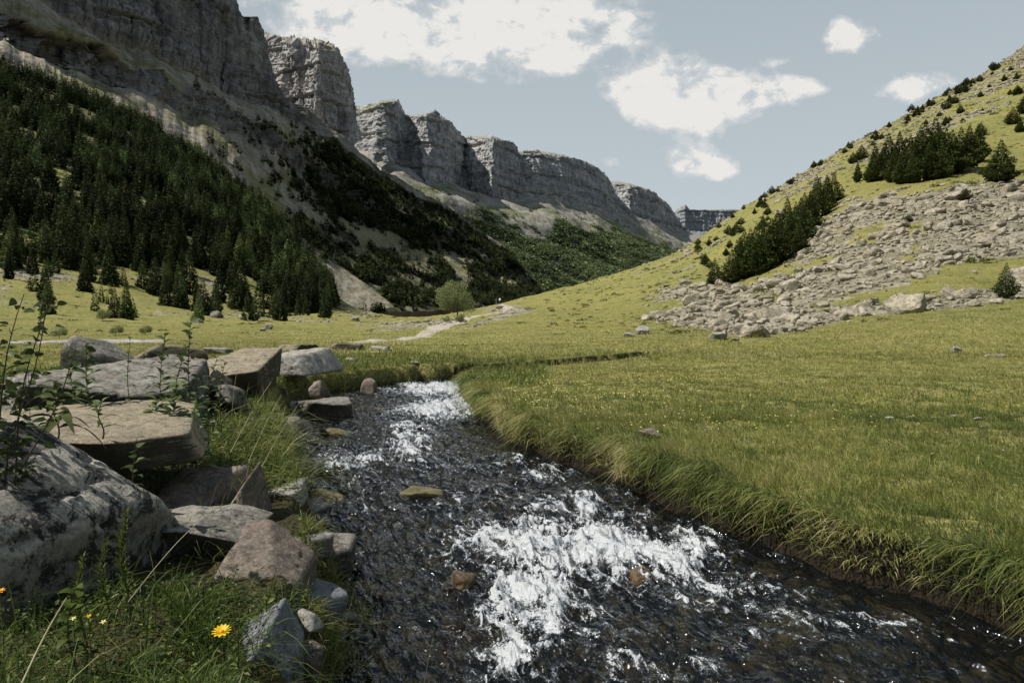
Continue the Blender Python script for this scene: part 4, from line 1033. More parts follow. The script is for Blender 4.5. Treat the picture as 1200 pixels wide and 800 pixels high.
# forest on the near left shoulder
nf = fbm(X/28, Y/28, Z/28, 3, 101)
dens = forest*(.06+.94*sst(-.16, .12, nf))
dens = np.maximum(dens, ((Y > 120) & (Y < 330) & (U_ < 430) & (V_ < 376))*.22*sst(-.15, .2, fbm(X/14, Y/14, 0, 3, 105)))
dens = dens*((U_ > -330) & (U_ < 385+18*nf) & (Y > 125) & (Y < 700))
for q_ in GREEN: dens[inpoly(Uw, Vw, q_)] *= .06
wgt = (dens*cell).ravel(); tot = wgt.sum()
NT = int(min(6200, tot/11)); ii = rng.choice(wgt.size, NT, p=wgt/tot, replace=False)
fx = X.ravel()[ii]+rng.normal(0, .5, NT); fy = Y.ravel()[ii]+rng.normal(0, .8, NT); fz = gz(fx, fy)
fh = np.clip(rng.normal(12.5, 4, NT), 3, 22)*(.42+.58*sst(150, 300, fy))
fu, fv = proj(fx, fy, fz)
sel = np.argsort(-(fh/fy)*((fu > 0) & (fu < 1200)))[:270]; selset = set(sel.tolist())
for i in sel:
    up_ = fv[i] < 300
    tree('fir_tree', FIR[int(rng.integers(0, 6))], fx[i], fy[i], fz[i], fh[i],
         'dark fir in the thick forest on the left shoulder' if up_ else 'fir at the lower edge of the left forest near the meadow', 'fir tree',
         'firs in the thick left forest' if up_ else 'firs along the lower edge of the left forest', rng.uniform(.85, 1.3))
rest = np.array([i for i in range(NT) if i not in selset])
bake('forest', np.stack([fx, fy, fz], -1)[rest], fh[rest], FIRN, MAT['pine_l'], 'dense dark conifer forest covering the left shoulder', 'forest')
# mid slope forest on the mountain sheet
def on_sheet(G, wgt, n):
    r_, c_ = G.shape[:2]; a = np.gradient(G, axis=0); b = np.gradient(G, axis=1); ar = np.linalg.norm(np.cross(a, b), axis=2)
    w = (wgt*ar)[:-1, :-1].ravel(); w = w/w.sum(); ii = rng.choice(w.size, n, p=w); i, j = ii//(c_-1), ii % (c_-1)
    fa, fb = rng.uniform(0, 1, (2, n, 1))
    return G[i, j]*(1-fa)*(1-fb)+G[i+1, j]*fa*(1-fb)+G[i, j+1]*(1-fa)*fb+G[i+1, j+1]*fa*fb
uA2, vA2 = proj(GA[..., 0], GA[..., 1], GA[..., 2])
wA = (foA+.05*(qA < 3.3)*(uA2 > 230))*(uA2 > 200)*(~fanA+.04)*(qA < 3.9)
wA = wA*(.2+.8*sst(-.15, .2, fbm(GA[..., 0]/60, GA[..., 1]/60, GA[..., 2]/60, 3, 33)))
SM = [conifer(90, 990+k_, Rb=.2, size=.15, lev=8) for k_ in range(4)]
P = on_sheet(GA, wA, 7000)
bake('mid_forest', P, np.clip(rng.normal(12, 3, len(P)), 5, 19), SM, MAT['pine_l'], 'conifers over the shaded middle slope below the grey wall', 'forest', (.9, 1.5))
SF = [conifer(26, 1010+k_, Rb=.3, size=.3, lev=5, bush=1) for k_ in range(4)]
gS2 = proj(GS[..., 0], GS[..., 1], GS[..., 2])
wS = foS**2*(.35+.65*sst(-.3, .1, fbm(GS[..., 0]/70, GS[..., 1]/70, GS[..., 2]/70, 3, 35)))*(gS2[0] > 400)*(gS2[0] < 900)+.008*(qS > .5)
P = on_sheet(GS, wS, 26000)
bake('far_forest', P, np.clip(rng.normal(13, 3.5, len(P)), 6, 22), SF, MAT['pine_f'], 'distant mixed forest under the cliff range', 'forest', (1.0, 1.6))

# ------------------------------------------------------------------ grass
def m_grass(name, stops):
    k = M(name, .55, .25)
    at = k.attr('tone')
    c = k.ramp(at, stops)
    c = k.mix(k.ramp(k.noise(.5, 5, .6), [(.35, .35), (.62, 0)]), c, (.075, .098, .028))
    k.out(c)
    tr = k.n('ShaderNodeBsdfTranslucent'); k.L.new(c, tr.inputs[0])
    mx = k.n('ShaderNodeMixShader'); mx.inputs[0].default_value = .35
    k.L.new(k.b.outputs[0], mx.inputs[1]); k.L.new(tr.outputs[0], mx.inputs[2]); k.L.new(mx.outputs[0], k.N['Material Output'].inputs[0])
    return k.m
MG = m_grass('meadow_blades', [(0, (.085, .120, .030)), (.35, (.20, .245, .060)), (.6, (.38, .375, .11)), (.8, (.50, .43, .17)), (1, (.60, .51, .30))])
ML = m_grass('bank_blades', [(0, (.025, .050, .012)), (.4, (.085, .135, .028)), (.7, (.22, .26, .055)), (1, (.48, .43, .22))])
def blades(P, h, w, lean, tone, seg=3, curl=1.0):
    """P n x 3 roots, h heights, w widths, lean n x 2 horizontal reach"""
    n = len(P); ln = np.linalg.norm(lean, axis=1)+1e-6
    a = rng.uniform(0, 6.28, n); side = np.stack([np.cos(a), np.sin(a)], 1)*w[:, None]*.5
    rows = []
    for s_ in range(seg+1):
        t = s_/seg
        c = P.copy()
        c[:, :2] += lean*(t**1.7)[None] if False else lean*(t**1.7)
        c[:, 2] += h*(t-.42*curl*t**2.6*np.clip(ln/h, 0, 1.6))
        if s_ == seg: rows.append(c[:, None])
        else:
            ww = side*(1-t*.55)
            A_ = c.copy(); A_[:, :2] -= ww; B_ = c.copy(); B_[:, :2] += ww
            rows.append(np.stack([A_, B_], 1))
    V = np.concatenate(rows, 1); m_ = V.shape[1]
    f = []
    for s_ in range(seg-1): f += [(2*s_, 2*s_+1, 2*s_+3), (2*s_, 2*s_+3, 2*s_+2)]
    f.append((2*seg-2, 2*seg-1, 2*seg))
    Fc = (np.array(f)[None]+m_*np.arange(n)[:, None, None]).reshape(-1, 3)
    return V.reshape(-1, 3), Fc, np.repeat(tone, m_)
def join(parts):
    VV, FF, TT, off = [], [], [], 0
    for V, Fc, T in parts:
        VV.append(V); FF.append(Fc+off); TT.append(T); off += len(V)
    return np.concatenate(VV), np.concatenate(FF), np.concatenate(TT)
def scatter(n, d0, d1, t0, t1, power):
    """roots with density falling as distance**-power"""
    e = 2-power; q_ = rng.uniform(0, 1, n)
    D = (d0**e+q_*(d1**e-d0**e))**(1/e)
    return rng.uniform(t0, t1, n)*D, D
def clumpy(x, y, f, s): return fbm(x*f, y*f, 0, 2, s)
parts = []
for n, d0, d1, pw_, hh, ww, seg in [(250000, 3.0, 9, 1.2, .078, .0042, 3), (250000, 8, 20, 1.6, .068, .0075, 2), (230000, 18, 62, 1.9, .085, .02, 1), (90000, 55, 120, 1.9, .10, .05, 1)]:
    x, y = scatter(n, d0, d1, -.80, .86, pw_)
    wd = wdist(x, y); rk = samp(rock, x, y)
    xr = np.interp(y, *zip(*YR)); xl = np.interp(y, *zip(*YL))
    rightside = (x > (xl+xr)/2) | (y > 16)
    okk = (wd > .03) & (rk < .25) & (rightside | (y > 9.5))
    cl = clumpy(x, y, .9, 120); cl2 = clumpy(x, y, 5, 121)
    okk &= rng.uniform(size=n) < np.clip(.75+cl2*.9, .15, 1)
    x, y, wd, cl, cl2 = x[okk], y[okk], wd[okk], cl[okk], cl2[okk]; n = len(x)
    z = gz(x, y)-.01
    tall = 1+.45*np.exp(-np.maximum(wd, 0)/.5)*(y < 20)
    h = hh*np.clip(rng.normal(1, .35, n)+cl2*1.3+cl*.6, .3, 2.6)*tall
    le = rng.normal(0, .45, (n, 2))*h[:, None]; le[:, 0] += -.25*h
    tone = np.clip(.24+.32*sst(6, 28, y)+cl*.55+.5*cl2+rng.normal(0, .22, n)+.16*(np.exp(-np.maximum(wd, 0)/.12)), 0, 1)
    parts.append(blades(np.stack([x, y, z], -1), h, ww*rng.uniform(.6, 1.3, n), le, tone, seg))
# fringe hanging over the right bank
n = 100000; y = rng.uniform(1.6, 17, n)**1.0; y = 1.8+15*rng.uniform(0, 1, n)**1.5
x = np.interp(y, *zip(*YR))+rng.uniform(-.25, .45, n); wd = wdist(x, y)
okk = (wd > -.01) & (wd < .16); x, y, wd = x[okk], y[okk], wd[okk]; n = len(x)
z = np.maximum(gz(x, y), .10+rng.uniform(0, .25, n)); h = rng.uniform(.08, .26, n)*np.clip(1+clumpy(x, y, 3, 130), .4, 1.6)
fc = clumpy(x, y, 2.2, 133)*1.6+rng.normal(0, .45, n); h = h*np.clip(1+1.3*clumpy(x, y, 1.4, 134), .35, 1.5)
le = np.stack([-(.55+.5*np.cos(fc*2))*h*rng.uniform(.2, 1.4, n), -(.3+1.0*fc)*h], 1)
parts.append(blades(np.stack([x, y, z], -1), h*.75, .0045+.0006*y, le, np.clip(rng.normal(.48, .25, n)+.7*clumpy(x, y, 1.1, 135)-wd*1.2, 0, 1), 3, 2.0))
V, Fc, T = join(parts)
tag(add('meadow_grass', mesh_np('meadow_grass', V, Fc, MG, False, dict(tone=T))), 'dense green meadow grass with straw coloured tips beside the stream', 'grass', kind='stuff')

# lush grass on the left bank among the boulders
parts = []
def patch(n, u0, u1, y0, y1, hh, lw=.005, tone0=.35, lean=(.2, -.1), sp=.45, wmin=.0, tsd=.2):
    y = np.sqrt(rng.uniform(y0**2, y1**2, n)); u = rng.uniform(u0, u1, n); x = (u-600)/F*y
    wd = wdist(x, y); cl = clumpy(x, y, 4, 140); keep_ = rng.uniform(size=n)
    inr = np.zeros(n, bool)
    for rx, ry, rw, rd, rz_ in FOOT:
        inr |= (np.abs(x-rx*y/ry) < rw*.5) & (y < ry+rd*.4) & (y > ry-rd*.5-.42*min(1, hh*4))
    okk = (wd > wmin) & (~inr | (keep_ < .12)) & (rng.uniform(size=n) < .75+cl); x, y, cl = x[okk], y[okk], cl[okk]; n = len(x)
    z = gz(x, y)-.01; h = hh*np.clip(rng.normal(1, .35, n)+cl*.6, .3, 2.2)
    le = rng.normal(0, sp, (n, 2))*h[:, None]+np.array(lean)*h[:, None]
    return blades(np.stack([x, y, z], -1), h, lw*rng.uniform(.5, 1.4, n), le, np.clip(rng.normal(tone0, tsd, n), 0, 1), 4, 1.3)
parts += [patch(19000, -120, 345, 1.45, 2.9, .15, .0058, .34),
          patch(1600, -60, 330, 1.6, 2.8, .27, .0045, .35, (.5, -.2), .7),
          patch(5000, 150, 262, 3.3, 4.6, .16, .005, .32, (.4, -.2), .6),
          patch(8000, 235, 350, 4.6, 7.0, .15, .006, .60, (.4, -.5), .5),
          patch(1200, 240, 360, 4.2, 6.8, .34, .0055, .8, (.8, -.3), .5),
          patch(9000, 352, 425, 2.5, 4.0, .09, .0045, .75, (.2, -.2), .5, -.05),
          patch(4500, 340, 430, 1.6, 2.6, .08, .0045, .6, (.2, -.1), .5, -.03),
          patch(9000, -80, 345, 4.8, 8.0, .16, .0065, .42, (.2, -.1), .6),
          patch(12000, 250, 470, 7.0, 14.5, .19, .010, .62, (.3, -.3), .4),
          patch(9000, -80, 300, 7.5, 14, .17, .012, .58),
          patch(16000, 300, 640, 12, 18.5, .15, .014, .60)]
def small_herbs(n, u0, u1, y0, y1, s0, dz=.05):
    y = np.sqrt(rng.uniform(y0**2, y1**2, n)); x = (rng.uniform(u0, u1, n)-600)/F*y; wd = wdist(x, y); k_ = wd > .02; x, y = x[k_], y[k_]; n = len(x)
    z = gz(x, y)+rng.uniform(.0, dz*2.6, n); a = rng.uniform(0, 6.28, n); d1 = np.stack([np.cos(a), np.sin(a), rng.normal(.2, .35, n)], -1); d1 = unit(d1); sd = unit(np.cross(d1, rng.normal(0, .3, (n, 3))+np.array([0, 0, 1.0])))
    s_ = s0*rng.uniform(.5, 1.4, n)[:, None]; P = np.stack([x, y, z], -1)
    V = np.stack([P, P+d1*s_*.45+sd*s_*.28, P+d1*s_-np.array([0, 0, .25])*s_, P+d1*s_*.45-sd*s_*.28], 1).reshape(-1, 3)
    Fc = (np.array([(0, 1, 2), (0, 2, 3)])[None]+4*np.arange(n)[:, None, None]).reshape(-1, 3)
    return V, Fc, np.repeat(np.clip(rng.normal(.45, .2, n), 0, 1), 4)
parts += [small_herbs(2200, -120, 345, 1.45, 2.9, .022), small_herbs(2500, 345, 425, 1.7, 4.0, .018, .03), small_herbs(5000, -60, 340, 4.6, 7.6, .035, .06), small_herbs(3000, 230, 350, 4.4, 7.0, .03, .05)]
V, Fc, T = join(parts)
tag(add('bank_grass', mesh_np('bank_grass', V, Fc, ML, False, dict(tone=T))), 'lush dark and yellow green grass between the boulders of the left bank', 'grass', kind='stuff')

# ------------------------------------------------------------------ leafy plants
def tube(pts, r0, r1, seg=5):
    pts = np.asarray(pts, float); n = len(pts); V = []; Fc = []
    for i, p in enumerate(pts):
        d = pts[min(i+1, n-1)]-pts[max(i-1, 0)]; d /= np.linalg.norm(d)+1e-9
        a = np.cross(d, (0.13, .92, .2)); a /= np.linalg.norm(a)+1e-9; b = np.cross(d, a); r = r0+(r1-r0)*i/(n-1)
        for k_ in range(seg):
            t = 6.283*k_/seg; V.append(p+(a*math.cos(t)+b*math.sin(t))*r)
    for i in range(n-1):
        for k_ in range(seg): Fc.append((i*seg+k_, i*seg+(k_+1) % seg, (i+1)*seg+(k_+1) % seg, (i+1)*seg+k_))
    return np.array(V), np.array(Fc)
def leaf(base, dirv, L_, w, droop=.4, fold=.25, seg=6, shape=1.0, roll=0.0):
    """one pointed blade with a folded midrib"""
    d = np.array(dirv, float); d /= np.linalg.norm(d); sd = np.cross(d, (0, 0, 1.0)); sd /= np.linalg.norm(sd)+1e-9; up = np.cross(sd, d)
    if roll: sd, up = sd*math.cos(roll)+up*math.sin(roll), up*math.cos(roll)-sd*math.sin(roll)
    V = []; Fc = []
    for i in range(seg+1):
        t = i/seg; c = np.array(base)+d*L_*t-np.array([0, 0, 1])*droop*L_*t*t
        ww = w*(math.sin(math.pi*min(1, t**.75*.96+.03))**shape)*.5
        V += [c-sd*ww+up*fold*ww, c, c+sd*ww+up*fold*ww]
    for i in range(seg):
        for k_ in (0, 1): a = i*3+k_; Fc.append((a, a+1, a+4, a+3))
    return np.array(V), np.array(Fc)
MLEAF = m_leaf('herb_leaves', (.045, .080, .026), (.17, .21, .08), 20, .25, .45)
MDARK = m_leaf('shrub_leaves', (.030, .052, .018), (.11, .14, .045), 20, .2, .4)
MFEA = m_leaf('feathery_leaves', (.05, .085, .015), (.13, .17, .035), 20, .3, .5)
MSTEM = m_plain('herb_stem', (.085, .075, .035), .7, .3, 30)
MTWIG = m_plain('dark_twig', (.075, .06, .035), .8, .3, 30)
MSTRAW = m_plain('dry_stalk', (.36, .33, .20), .7, .25, 30)
MYEL = m_plain('yellow_petals', (.80, .52, .02), .5, .12, 60)
MORG = m_plain('orange_petals', (.75, .32, .02), .5, .15, 60)
MLIL = m_plain('lilac_petals', (.42, .36, .50), .6, .15, 60)
MVIO = m_plain('violet_petals', (.16, .09, .48), .6, .15, 60)
MPALE = m_plain('pale_yellow_petals', (.80, .74, .26), .6, .15, 60)
def pack(items):
    VV, FF, TT, off = [], [], [], 0
    for V, Fc in items:
        VV.append(V); FF.append(Fc+off); off += len(V); TT.append(np.full(len(V), random.random()))
    return np.concatenate(VV), np.concatenate(FF), np.concatenate(TT)
def herb(u, D, vtop, label, zb=None, nl=26, Ll=.075, w=.016, spread=.0, name='leafy_plant', cat='plant', mleaf=None, lean=(0, 0), bare=.12, droop=.55, up=.35):
    mleaf = mleaf or MLEAF
    x, y, zt = [float(a) for a in px(u, vtop, D)]
    if zb is None: zb = float(gz(x, y))
    H = zt-zb
    r = empty(name, (x, y, zb)); tag(r, label, cat)
    pts = [(lean[0]*t*t*H+.01*math.sin(t*7), lean[1]*t*t*H+.01*math.cos(t*5), t*H) for t in np.linspace(0, 1, 9)]
    V, Fc = tube(pts, .0045, .0018); add('stem', mesh_np('stem', V, Fc, MSTEM, True), r)
    it = []
    for i in range(nl):
        t = bare+(1-bare)*i/(nl-1); a = i*2.4+random.uniform(-.3, .3)
        p = (np.interp(t, np.linspace(0, 1, 9), [q_[0] for q_ in pts]), np.interp(t, np.linspace(0, 1, 9), [q_[1] for q_ in pts]), t*H)
        l = Ll*(1.5 if mleaf is MFEA else 2.1)*(1.1-.6*t)*random.uniform(.7, 1.2)
        it.append(leaf(p, (math.cos(a), math.sin(a), up+.5*t), l, w*(1.2 if mleaf is MFEA else 1.9)*random.uniform(.7, 1.2), droop*random.uniform(.6, 1.3), roll=random.uniform(-.6, .6)))
    V, Fc, T = pack(it); add('leaves', mesh_np('leaves', V, Fc, mleaf, True, dict(tone=T)), r)
    return r
herb(65, 3.55, 458, 'rosette of long pointed leaves growing at the edge of the flat tan slab', .93, 16, .13, .026, bare=.25, droop=.7)
herb(42, 3.5, 500, 'tiny low leafy plant left of the long leaved rosette', .93, 9, .07, .018, bare=.2)
herb(106, 4.75, 402, 'tall drooping leafy stem left of the middle of the broad grey slab', None, 42, .105, .020, lean=(-.04, 0))
herb(94, 4.9, 418, 'shorter leafy stem close against the tall drooping one', None, 30, .09, .018, lean=(-.12, 0))
herb(151, 5.1, 398, 'thin dark stem with few leaves before the tan blocky boulder', None, 24, .07, .014)
herb(187, 4.9, 394, 'leafy stem left of the tallest one', None, 40, .10, .020, lean=(.03, 0))
herb(199, 5.0, 408, 'leafy stem leaning right just left of the tallest one', None, 32, .09, .018, lean=(.12, 0))
herb(222, 5.0, 377, 'tallest leafy stem rising above the slabs into the meadow', None, 46, .10, .022)
herb(240, 5.2, 420, 'small leafy stem right of the tallest one', None, 26, .075, .016, lean=(.1, 0))
herb(256, 5.6, 424, 'slim leafy stem before the pointed tan slab', None, 26, .07, .014, lean=(.06, 0))
herb(205, 4.45, 450, 'bushy pale leaved plant at the foot of the leafy stems', None, 40, .10, .024, bare=.3)
herb(182, 4.5, 468, 'broad leaved seedling left of the bushy pale one', None, 26, .10, .026, bare=.3)
herb(228, 4.4, 470, 'low leafy tuft right of the bushy pale one', None, 24, .09, .022, bare=.3)
herb(118, 3.75, 470, 'young pointed leaf shoot above the big lichen boulder', .90, 12, .075, .016, bare=.3)
herb(158, 3.35, 515, 'small bright shoot at the right shoulder of the big lichen boulder', None, 14, .06, .018, bare=.5)
herb(146, 2.5, 600, 'pale green feathery plant with its round top against the lichen boulder', None, 130, .035, .006, mleaf=MFEA, cat='plant', name='feathery_plant', bare=.35, droop=.1, up=.6)
herb(122, 2.55, 632, 'smaller feathery plant left of the round topped one', None, 90, .032, .005, mleaf=MFEA, name='feathery_plant', bare=.35, droop=.1, up=.6)
herb(95, 2.3, 652, 'feathery plant furthest left against the lichen boulder', None, 110, .034, .005, mleaf=MFEA, name='feathery_plant', bare=.3, droop=.1, up=.6)
herb(84, 2.15, 690, 'broad leaved low plant in dark grass before the lichen boulder', None, 14, .06, .032, mleaf=MFEA, bare=.5)
herb(352, 5.3, 540, 'reddish leafy shoot by the pale flat stone at the water', None, 18, .04, .010)
# shrub at the left edge
def shrub(u, D, vtop, label, nst=7, zb=None):
    x, y, zt = [float(a) for a in px(u, vtop, D)]; zb = float(gz(x, y)) if zb is None else zb; H = zt-zb
    r = empty('shrub', (x, y, zb)); tag(r, label, 'shrub')
    it = []
    for s_ in range(nst):
        lx = random.uniform(-.30, .16); ly = random.uniform(-.2, .2); hh = H*random.uniform(.65, 1) if s_ else H
        if s_ == 0: lx, ly = .0, 0
        pts = [np.array([lx*t**1.3+.02*math.sin(t*6+s_)-(0.22 if s_ == 0 else .1)*(1-t), ly*t, t*hh]) for t in np.linspace(0, 1, 12)]
        V, Fc = tube(pts, .0045, .0015); add('branch', mesh_np('branch', V, Fc, MTWIG, True), r)
        for i in range(44):
            t = random.uniform(.15, 1); p = np.array([np.interp(t, np.linspace(0, 1, 12), [q_[k_] for q_ in pts]) for k_ in range(3)])
            a = random.uniform(0, 6.28); off = np.array([math.cos(a), math.sin(a), .3])*random.uniform(0, .05)
            it.append(leaf(p+off, (math.cos(a), math.sin(a), random.uniform(-.2, .7)), random.uniform(.03, .055), random.uniform(.020, .036), .3, .2, 4, .8, random.uniform(-1.2, 1.2)))
    V, Fc, T = pack(it); add('leaves', mesh_np('leaves', V, Fc, MDARK, True, dict(tone=T)), r)
shrub(30, 2.85, 344, 'dark leaved shrub with thin twigs at the left edge behind the lichen boulder', 5, .75)
shrub(4, 3.0, 400, 'lower dark leaved bush cut by the left edge of the view', 6, .75)

# ------------------------------------------------------------------ flowers
def flower(u, D, v, rad, mp, label, npet=9, zb=None, tilt=.5, name='flower', group=None, stem=True, cat='flower', parts_=True):
    x, y, zt = [float(a) for a in px(u, v, D)]
    zb = float(gz(x, y)) if zb is None else zb
    r = empty(name, (x, y, zb)); tag(r, label, cat, group); H = max(zt-zb, .05)
    V, Fc = tube([(0, 0, 0), (.004, 0, H*.5), (0, 0, H)], .0018, .0014, 4); add('stem', mesh_np('stem', V, Fc, MSTEM, True), r)
    it = [leaf((0, 0, H), (math.cos(a), math.sin(a)*.9-.0, tilt+.35*math.sin(a)), rad, rad*.42, .15, .15, 4, .7) for a in [6.283*i/npet for i in range(npet)]]
    V, Fc, T = pack(it); add('petals', mesh_np('petals', V, Fc, mp, True), r)
    V, Fc = ico(1); add('flower_head', mesh_np('flower_head', V*np.array([rad*.28, rad*.28, rad*.2])+np.array([0, 0, H+rad*.12]), Fc, MORG if mp is MYEL else mp, True), r)
    return r
flower(260, 2.25, 741, .034, MYEL, 'bright yellow flower standing in the dark grass beside the bluish block', 13)
flower(1, 2.1, 693, .016, MORG, 'orange flower half cut by the left edge of the view', 8)
flower(86, 2.1, 725, .011, MPALE, 'small yellow blossom left of two others in the dark grass', 5)
flower(104, 2.12, 722, .010, MYEL, 'small deeper yellow blossom between two yellow ones', 5)
flower(121, 2.12, 729, .012, MPALE, 'small yellow blossom right of the deeper yellow one', 5)
flower(33, 3.35, 438, .014, MVIO, 'tiny violet blossom at the left end of the broad grey slab', 6, .8)
LIL = [(829, 502, 'lilac clover head in the middle of the right meadow, largest of its kind'), (752, 493, None), (869, 480, None), (931, 488, None), (1092, 537, None), (1175, 530, None), (1189, 484, None), (800, 470, None),
       (722, 470, None), (1024, 486, None), (1011, 474, None), (1150, 500, None), (906, 520, None)]
for u, v, lb in LIL:
    x, y, z = hit(u, v+6); flower(u, y, v, .017 if not lb else .026, MLIL, lb or 'small lilac flower head in the right meadow', 9, group=None if lb else 'lilac flowers dotted over the right meadow', tilt=1.0)
YEL = [(739, 497), (1000, 463), (1024, 470), (1026, 478), (930, 470), (1072, 466), (884, 500), (961, 508), (1142, 468), (700, 505), (668, 488), (1110, 452), (978, 452), (790, 455), (850, 452), (760, 447), (1180, 452), (908, 446), (1040, 446), (640, 462), (620, 452)]
for u, v in YEL:
    x, y, z = hit(u, v+4); flower(u, y, v, .017, MYEL, 'small yellow flower in the right meadow', 9, group='yellow flowers dotted over the right meadow', tilt=.8)
n = 24000; x, y = scatter(n, 7, 80, -.30, .80, 1.0); wd = wdist(x, y); okk = (wd > .3) & (samp(rock, x, y) < .2) & (rng.uniform(size=n) < np.clip(.35+1.3*fbm(x/4, y/4, 0, 3, 150), .02, 1)); x, y = x[okk], y[okk]; n = len(x)
z = gz(x, y)+.085+.00*y; s_ = (.009+.00052*y)*rng.uniform(.6, 1.3, n)
b = np.array([(math.cos(a), math.sin(a), .35*math.sin(a*2)) for a in np.linspace(0, 6.283, 6, endpoint=False)])
V = (np.stack([x, y, z], -1)[:, None]+b[None]*s_[:, None, None]); f = np.array([(0, 1, 2), (0, 2, 3), (0, 3, 4), (0, 4, 5)])
tag(add('meadow_flowers', mesh_np('meadow_flowers', V.reshape(-1, 3), (f[None]+6*np.arange(n)[:, None, None]).reshape(-1, 3), MPALE, False)), 'countless tiny pale yellow flowers over the sunny meadow', 'flowers', kind='stuff')

for i, (u, v, w, h, m, lb) in enumerate([(1045, 491, 10, 3, 'r_white', 'first of a string of small pale stones half hidden in the right meadow'), (1070, 490, 12, 3, 'r_white', 'second pale stone of the string in the right meadow'), (1098, 491, 9, 3, 'r_tan', 'tan stone in the middle of the string in the right meadow'), (1122, 490, 11, 3, 'r_white', 'fourth pale stone of the string in the right meadow'), (1150, 492, 10, 3, 'r_white', 'last pale stone of the string toward the right edge'),
    (762, 512, 26, 9, 'r_brown', 'reddish brown clod sunk in the meadow grass right of the stream'), (1010, 361, 10, 5, 'r_white', 'white stone at the foot of the lower scree strip'), (925, 366, 12, 6, 'r_white', 'white block on the lowest scree strip')]):
    field_rock('rock', u, v, w, h, MAT[m], 360+i, lb)
# dry stalks
def stalk(p0, p1, label, sag=.06, r=.0022, m=MSTRAW, head=False):
    a = np.array([float(q_) for q_ in px(*p0)]); b_ = np.array([float(q_) for q_ in px(*p1)])
    o = empty('grass_stalk', tuple(a)); tag(o, label, 'grass stalk')
    pts = [(b_-a)*t+np.array([0, 0, sag])*math.sin(math.pi*t) for t in np.linspace(0, 1, 10)]
    V, Fc = tube(pts, r, r*.45, 4); add('stem', mesh_np('stem', V, Fc, m, True), o)
    if head:
        it = [leaf(pts[-1]-(pts[-1]-pts[-3])*random.uniform(0, 1), (random.uniform(-1, 1), random.uniform(-1, 1), 1), .018, .004, .1, .1, 3) for _ in range(14)]
        V, Fc, T = pack(it); add('seed_head', mesh_np('seed_head', V, Fc, m, True), o)
stalk((26, 800, 1.75), (78, 700, 2.0), 'pale dry stalk crossing the dark grass in the lower left corner', .01, .003)
stalk((150, 705, 2.1), (262, 590, 2.9), 'long pale blade slanting up across the thin curved slab', .03, .002)
stalk((300, 560, 4.6), (352, 470, 5.2), 'pale reed leaning right in front of the dark hollow', .02, .003)
stalk((285, 555, 4.6), (330, 462, 5.2), 'pale reed left of its neighbour in front of the dark hollow', .02, .003)
stalk((270, 530, 4.6), (318, 447, 5.4), 'shorter straw reed furthest left in front of the dark hollow', .02, .0025)
stalk((290, 500, 5.0), (338, 478, 5.2), 'arched straw blade bending over the dark hollow', .10, .0025)
stalk((350, 590, 4.6), (360, 640, 3.9), 'dry stalk hanging beneath the small pale flat stone', .02, .002)
stalk((385, 797, 2.9), (416, 690, 3.5), 'thin green stalk with a seed head at the water edge', .0, .0018, MSTEM, True)
stalk((497, 800, 3.0), (508, 742, 3.2), 'short green stalk rising before the bottom of the rapids', .0, .0018, MSTEM, True)

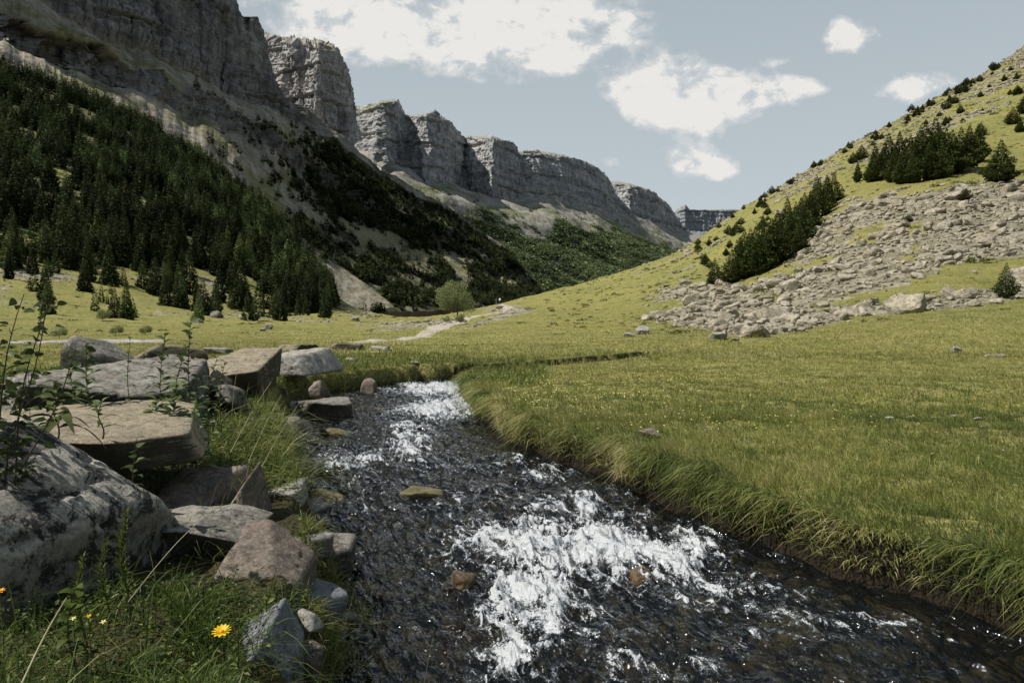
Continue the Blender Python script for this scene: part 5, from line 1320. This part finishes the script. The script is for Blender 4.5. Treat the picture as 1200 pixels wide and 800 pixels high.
# ------------------------------------------------------------------ two walkers far away
def walker(u, v, label, shirt, legs, phase, facing):
    x, y, z = hit(u, v, 60)
    V_ = [(0, 0, .93), (0, 0, 1.15), (0, 0, 1.40), (0, 0, 1.50), (0, .02, 1.60), (0, .02, 1.72),
          (.19, 0, 1.40), (.25, -.06*phase, 1.14), (.24, .14, .94), (-.19, 0, 1.40), (-.25, .06*phase, 1.14), (-.24, .12, .92),
          (.10, 0, .90), (.11, .16*phase, .50), (.11, .06*phase, .08), (.11, .06*phase+.16, .04), (-.10, 0, .90), (-.11, -.10*phase, .50), (-.11, -.32*phase, .10), (-.11, -.32*phase+.15, .05)]
    E = [(0, 1), (1, 2), (2, 3), (3, 4), (4, 5), (2, 6), (6, 7), (7, 8), (2, 9), (9, 10), (10, 11), (0, 12), (12, 13), (13, 14), (14, 15), (0, 16), (16, 17), (17, 18), (18, 19)]
    Rr = [.15, .14, .17, .06, .095, .09, .07, .05, .035, .07, .05, .035, .10, .07, .05, .04, .10, .07, .05, .04]
    me = bpy.data.meshes.new('body'); me.from_pydata(V_, E, []); o = bpy.data.objects.new('tmp', me); COL.objects.link(o)
    md = o.modifiers.new('s', 'SKIN'); sv = me.skin_vertices[0].data
    for i, r_ in enumerate(Rr): sv[i].radius = (r_, r_*.8 if i < 3 else r_); sv[i].use_root = (i == 0)
    sb = o.modifiers.new('b', 'SUBSURF'); sb.levels = 1; sb.render_levels = 1
    bpy.context.view_layer.update()
    dg = bpy.context.evaluated_depsgraph_get(); me2 = bpy.data.meshes.new_from_object(o.evaluated_get(dg)); bpy.data.objects.remove(o)
    k = M('walker_clothes'); sep = k.n('ShaderNodeSeparateXYZ'); k.L.new(k.objc(), sep.inputs[0])
    c = k.ramp(sep.outputs[2], [(0, (.05, .04, .03)), (.09, legs), (.93, shirt), (1.0, shirt)], 'CONSTANT')
    c = k.mix(k.math('GREATER_THAN', sep.outputs[2], 1.5), c, (.42, .27, .19)); k.out(c)
    me2.materials.clear(); me2.materials.append(k.m)
    r = add('person', me2, None, (x, y, z)); r.rotation_euler = (0, 0, facing); tag(r, label, 'person')
    Vh, Fh = ico(2); Vh = Vh*np.array([.105, .115, .10])+np.array([0, .0, 1.70]); add('hair', mesh_np('hair', Vh[:, :], Fh, MTWIG, True), r)
    P, Fc = rock_np(77, 2, (.30, .2, .46), 4, .02); P += np.array([0, -.2, 1.24]); add('backpack', mesh_np('backpack', P, Fc, m_plain('pack_cloth', (.06, .05, .07), .8), True), r)
walker(586.5, 357, 'walker in a white shirt on the path at the rise, right of the pair', (.78, .76, .72), (.05, .05, .07), 1, 2.6)
walker(582.5, 357.5, 'walker in dark clothes on the path at the rise, left of the pair', (.10, .10, .12), (.16, .13, .10), -1, 2.9)
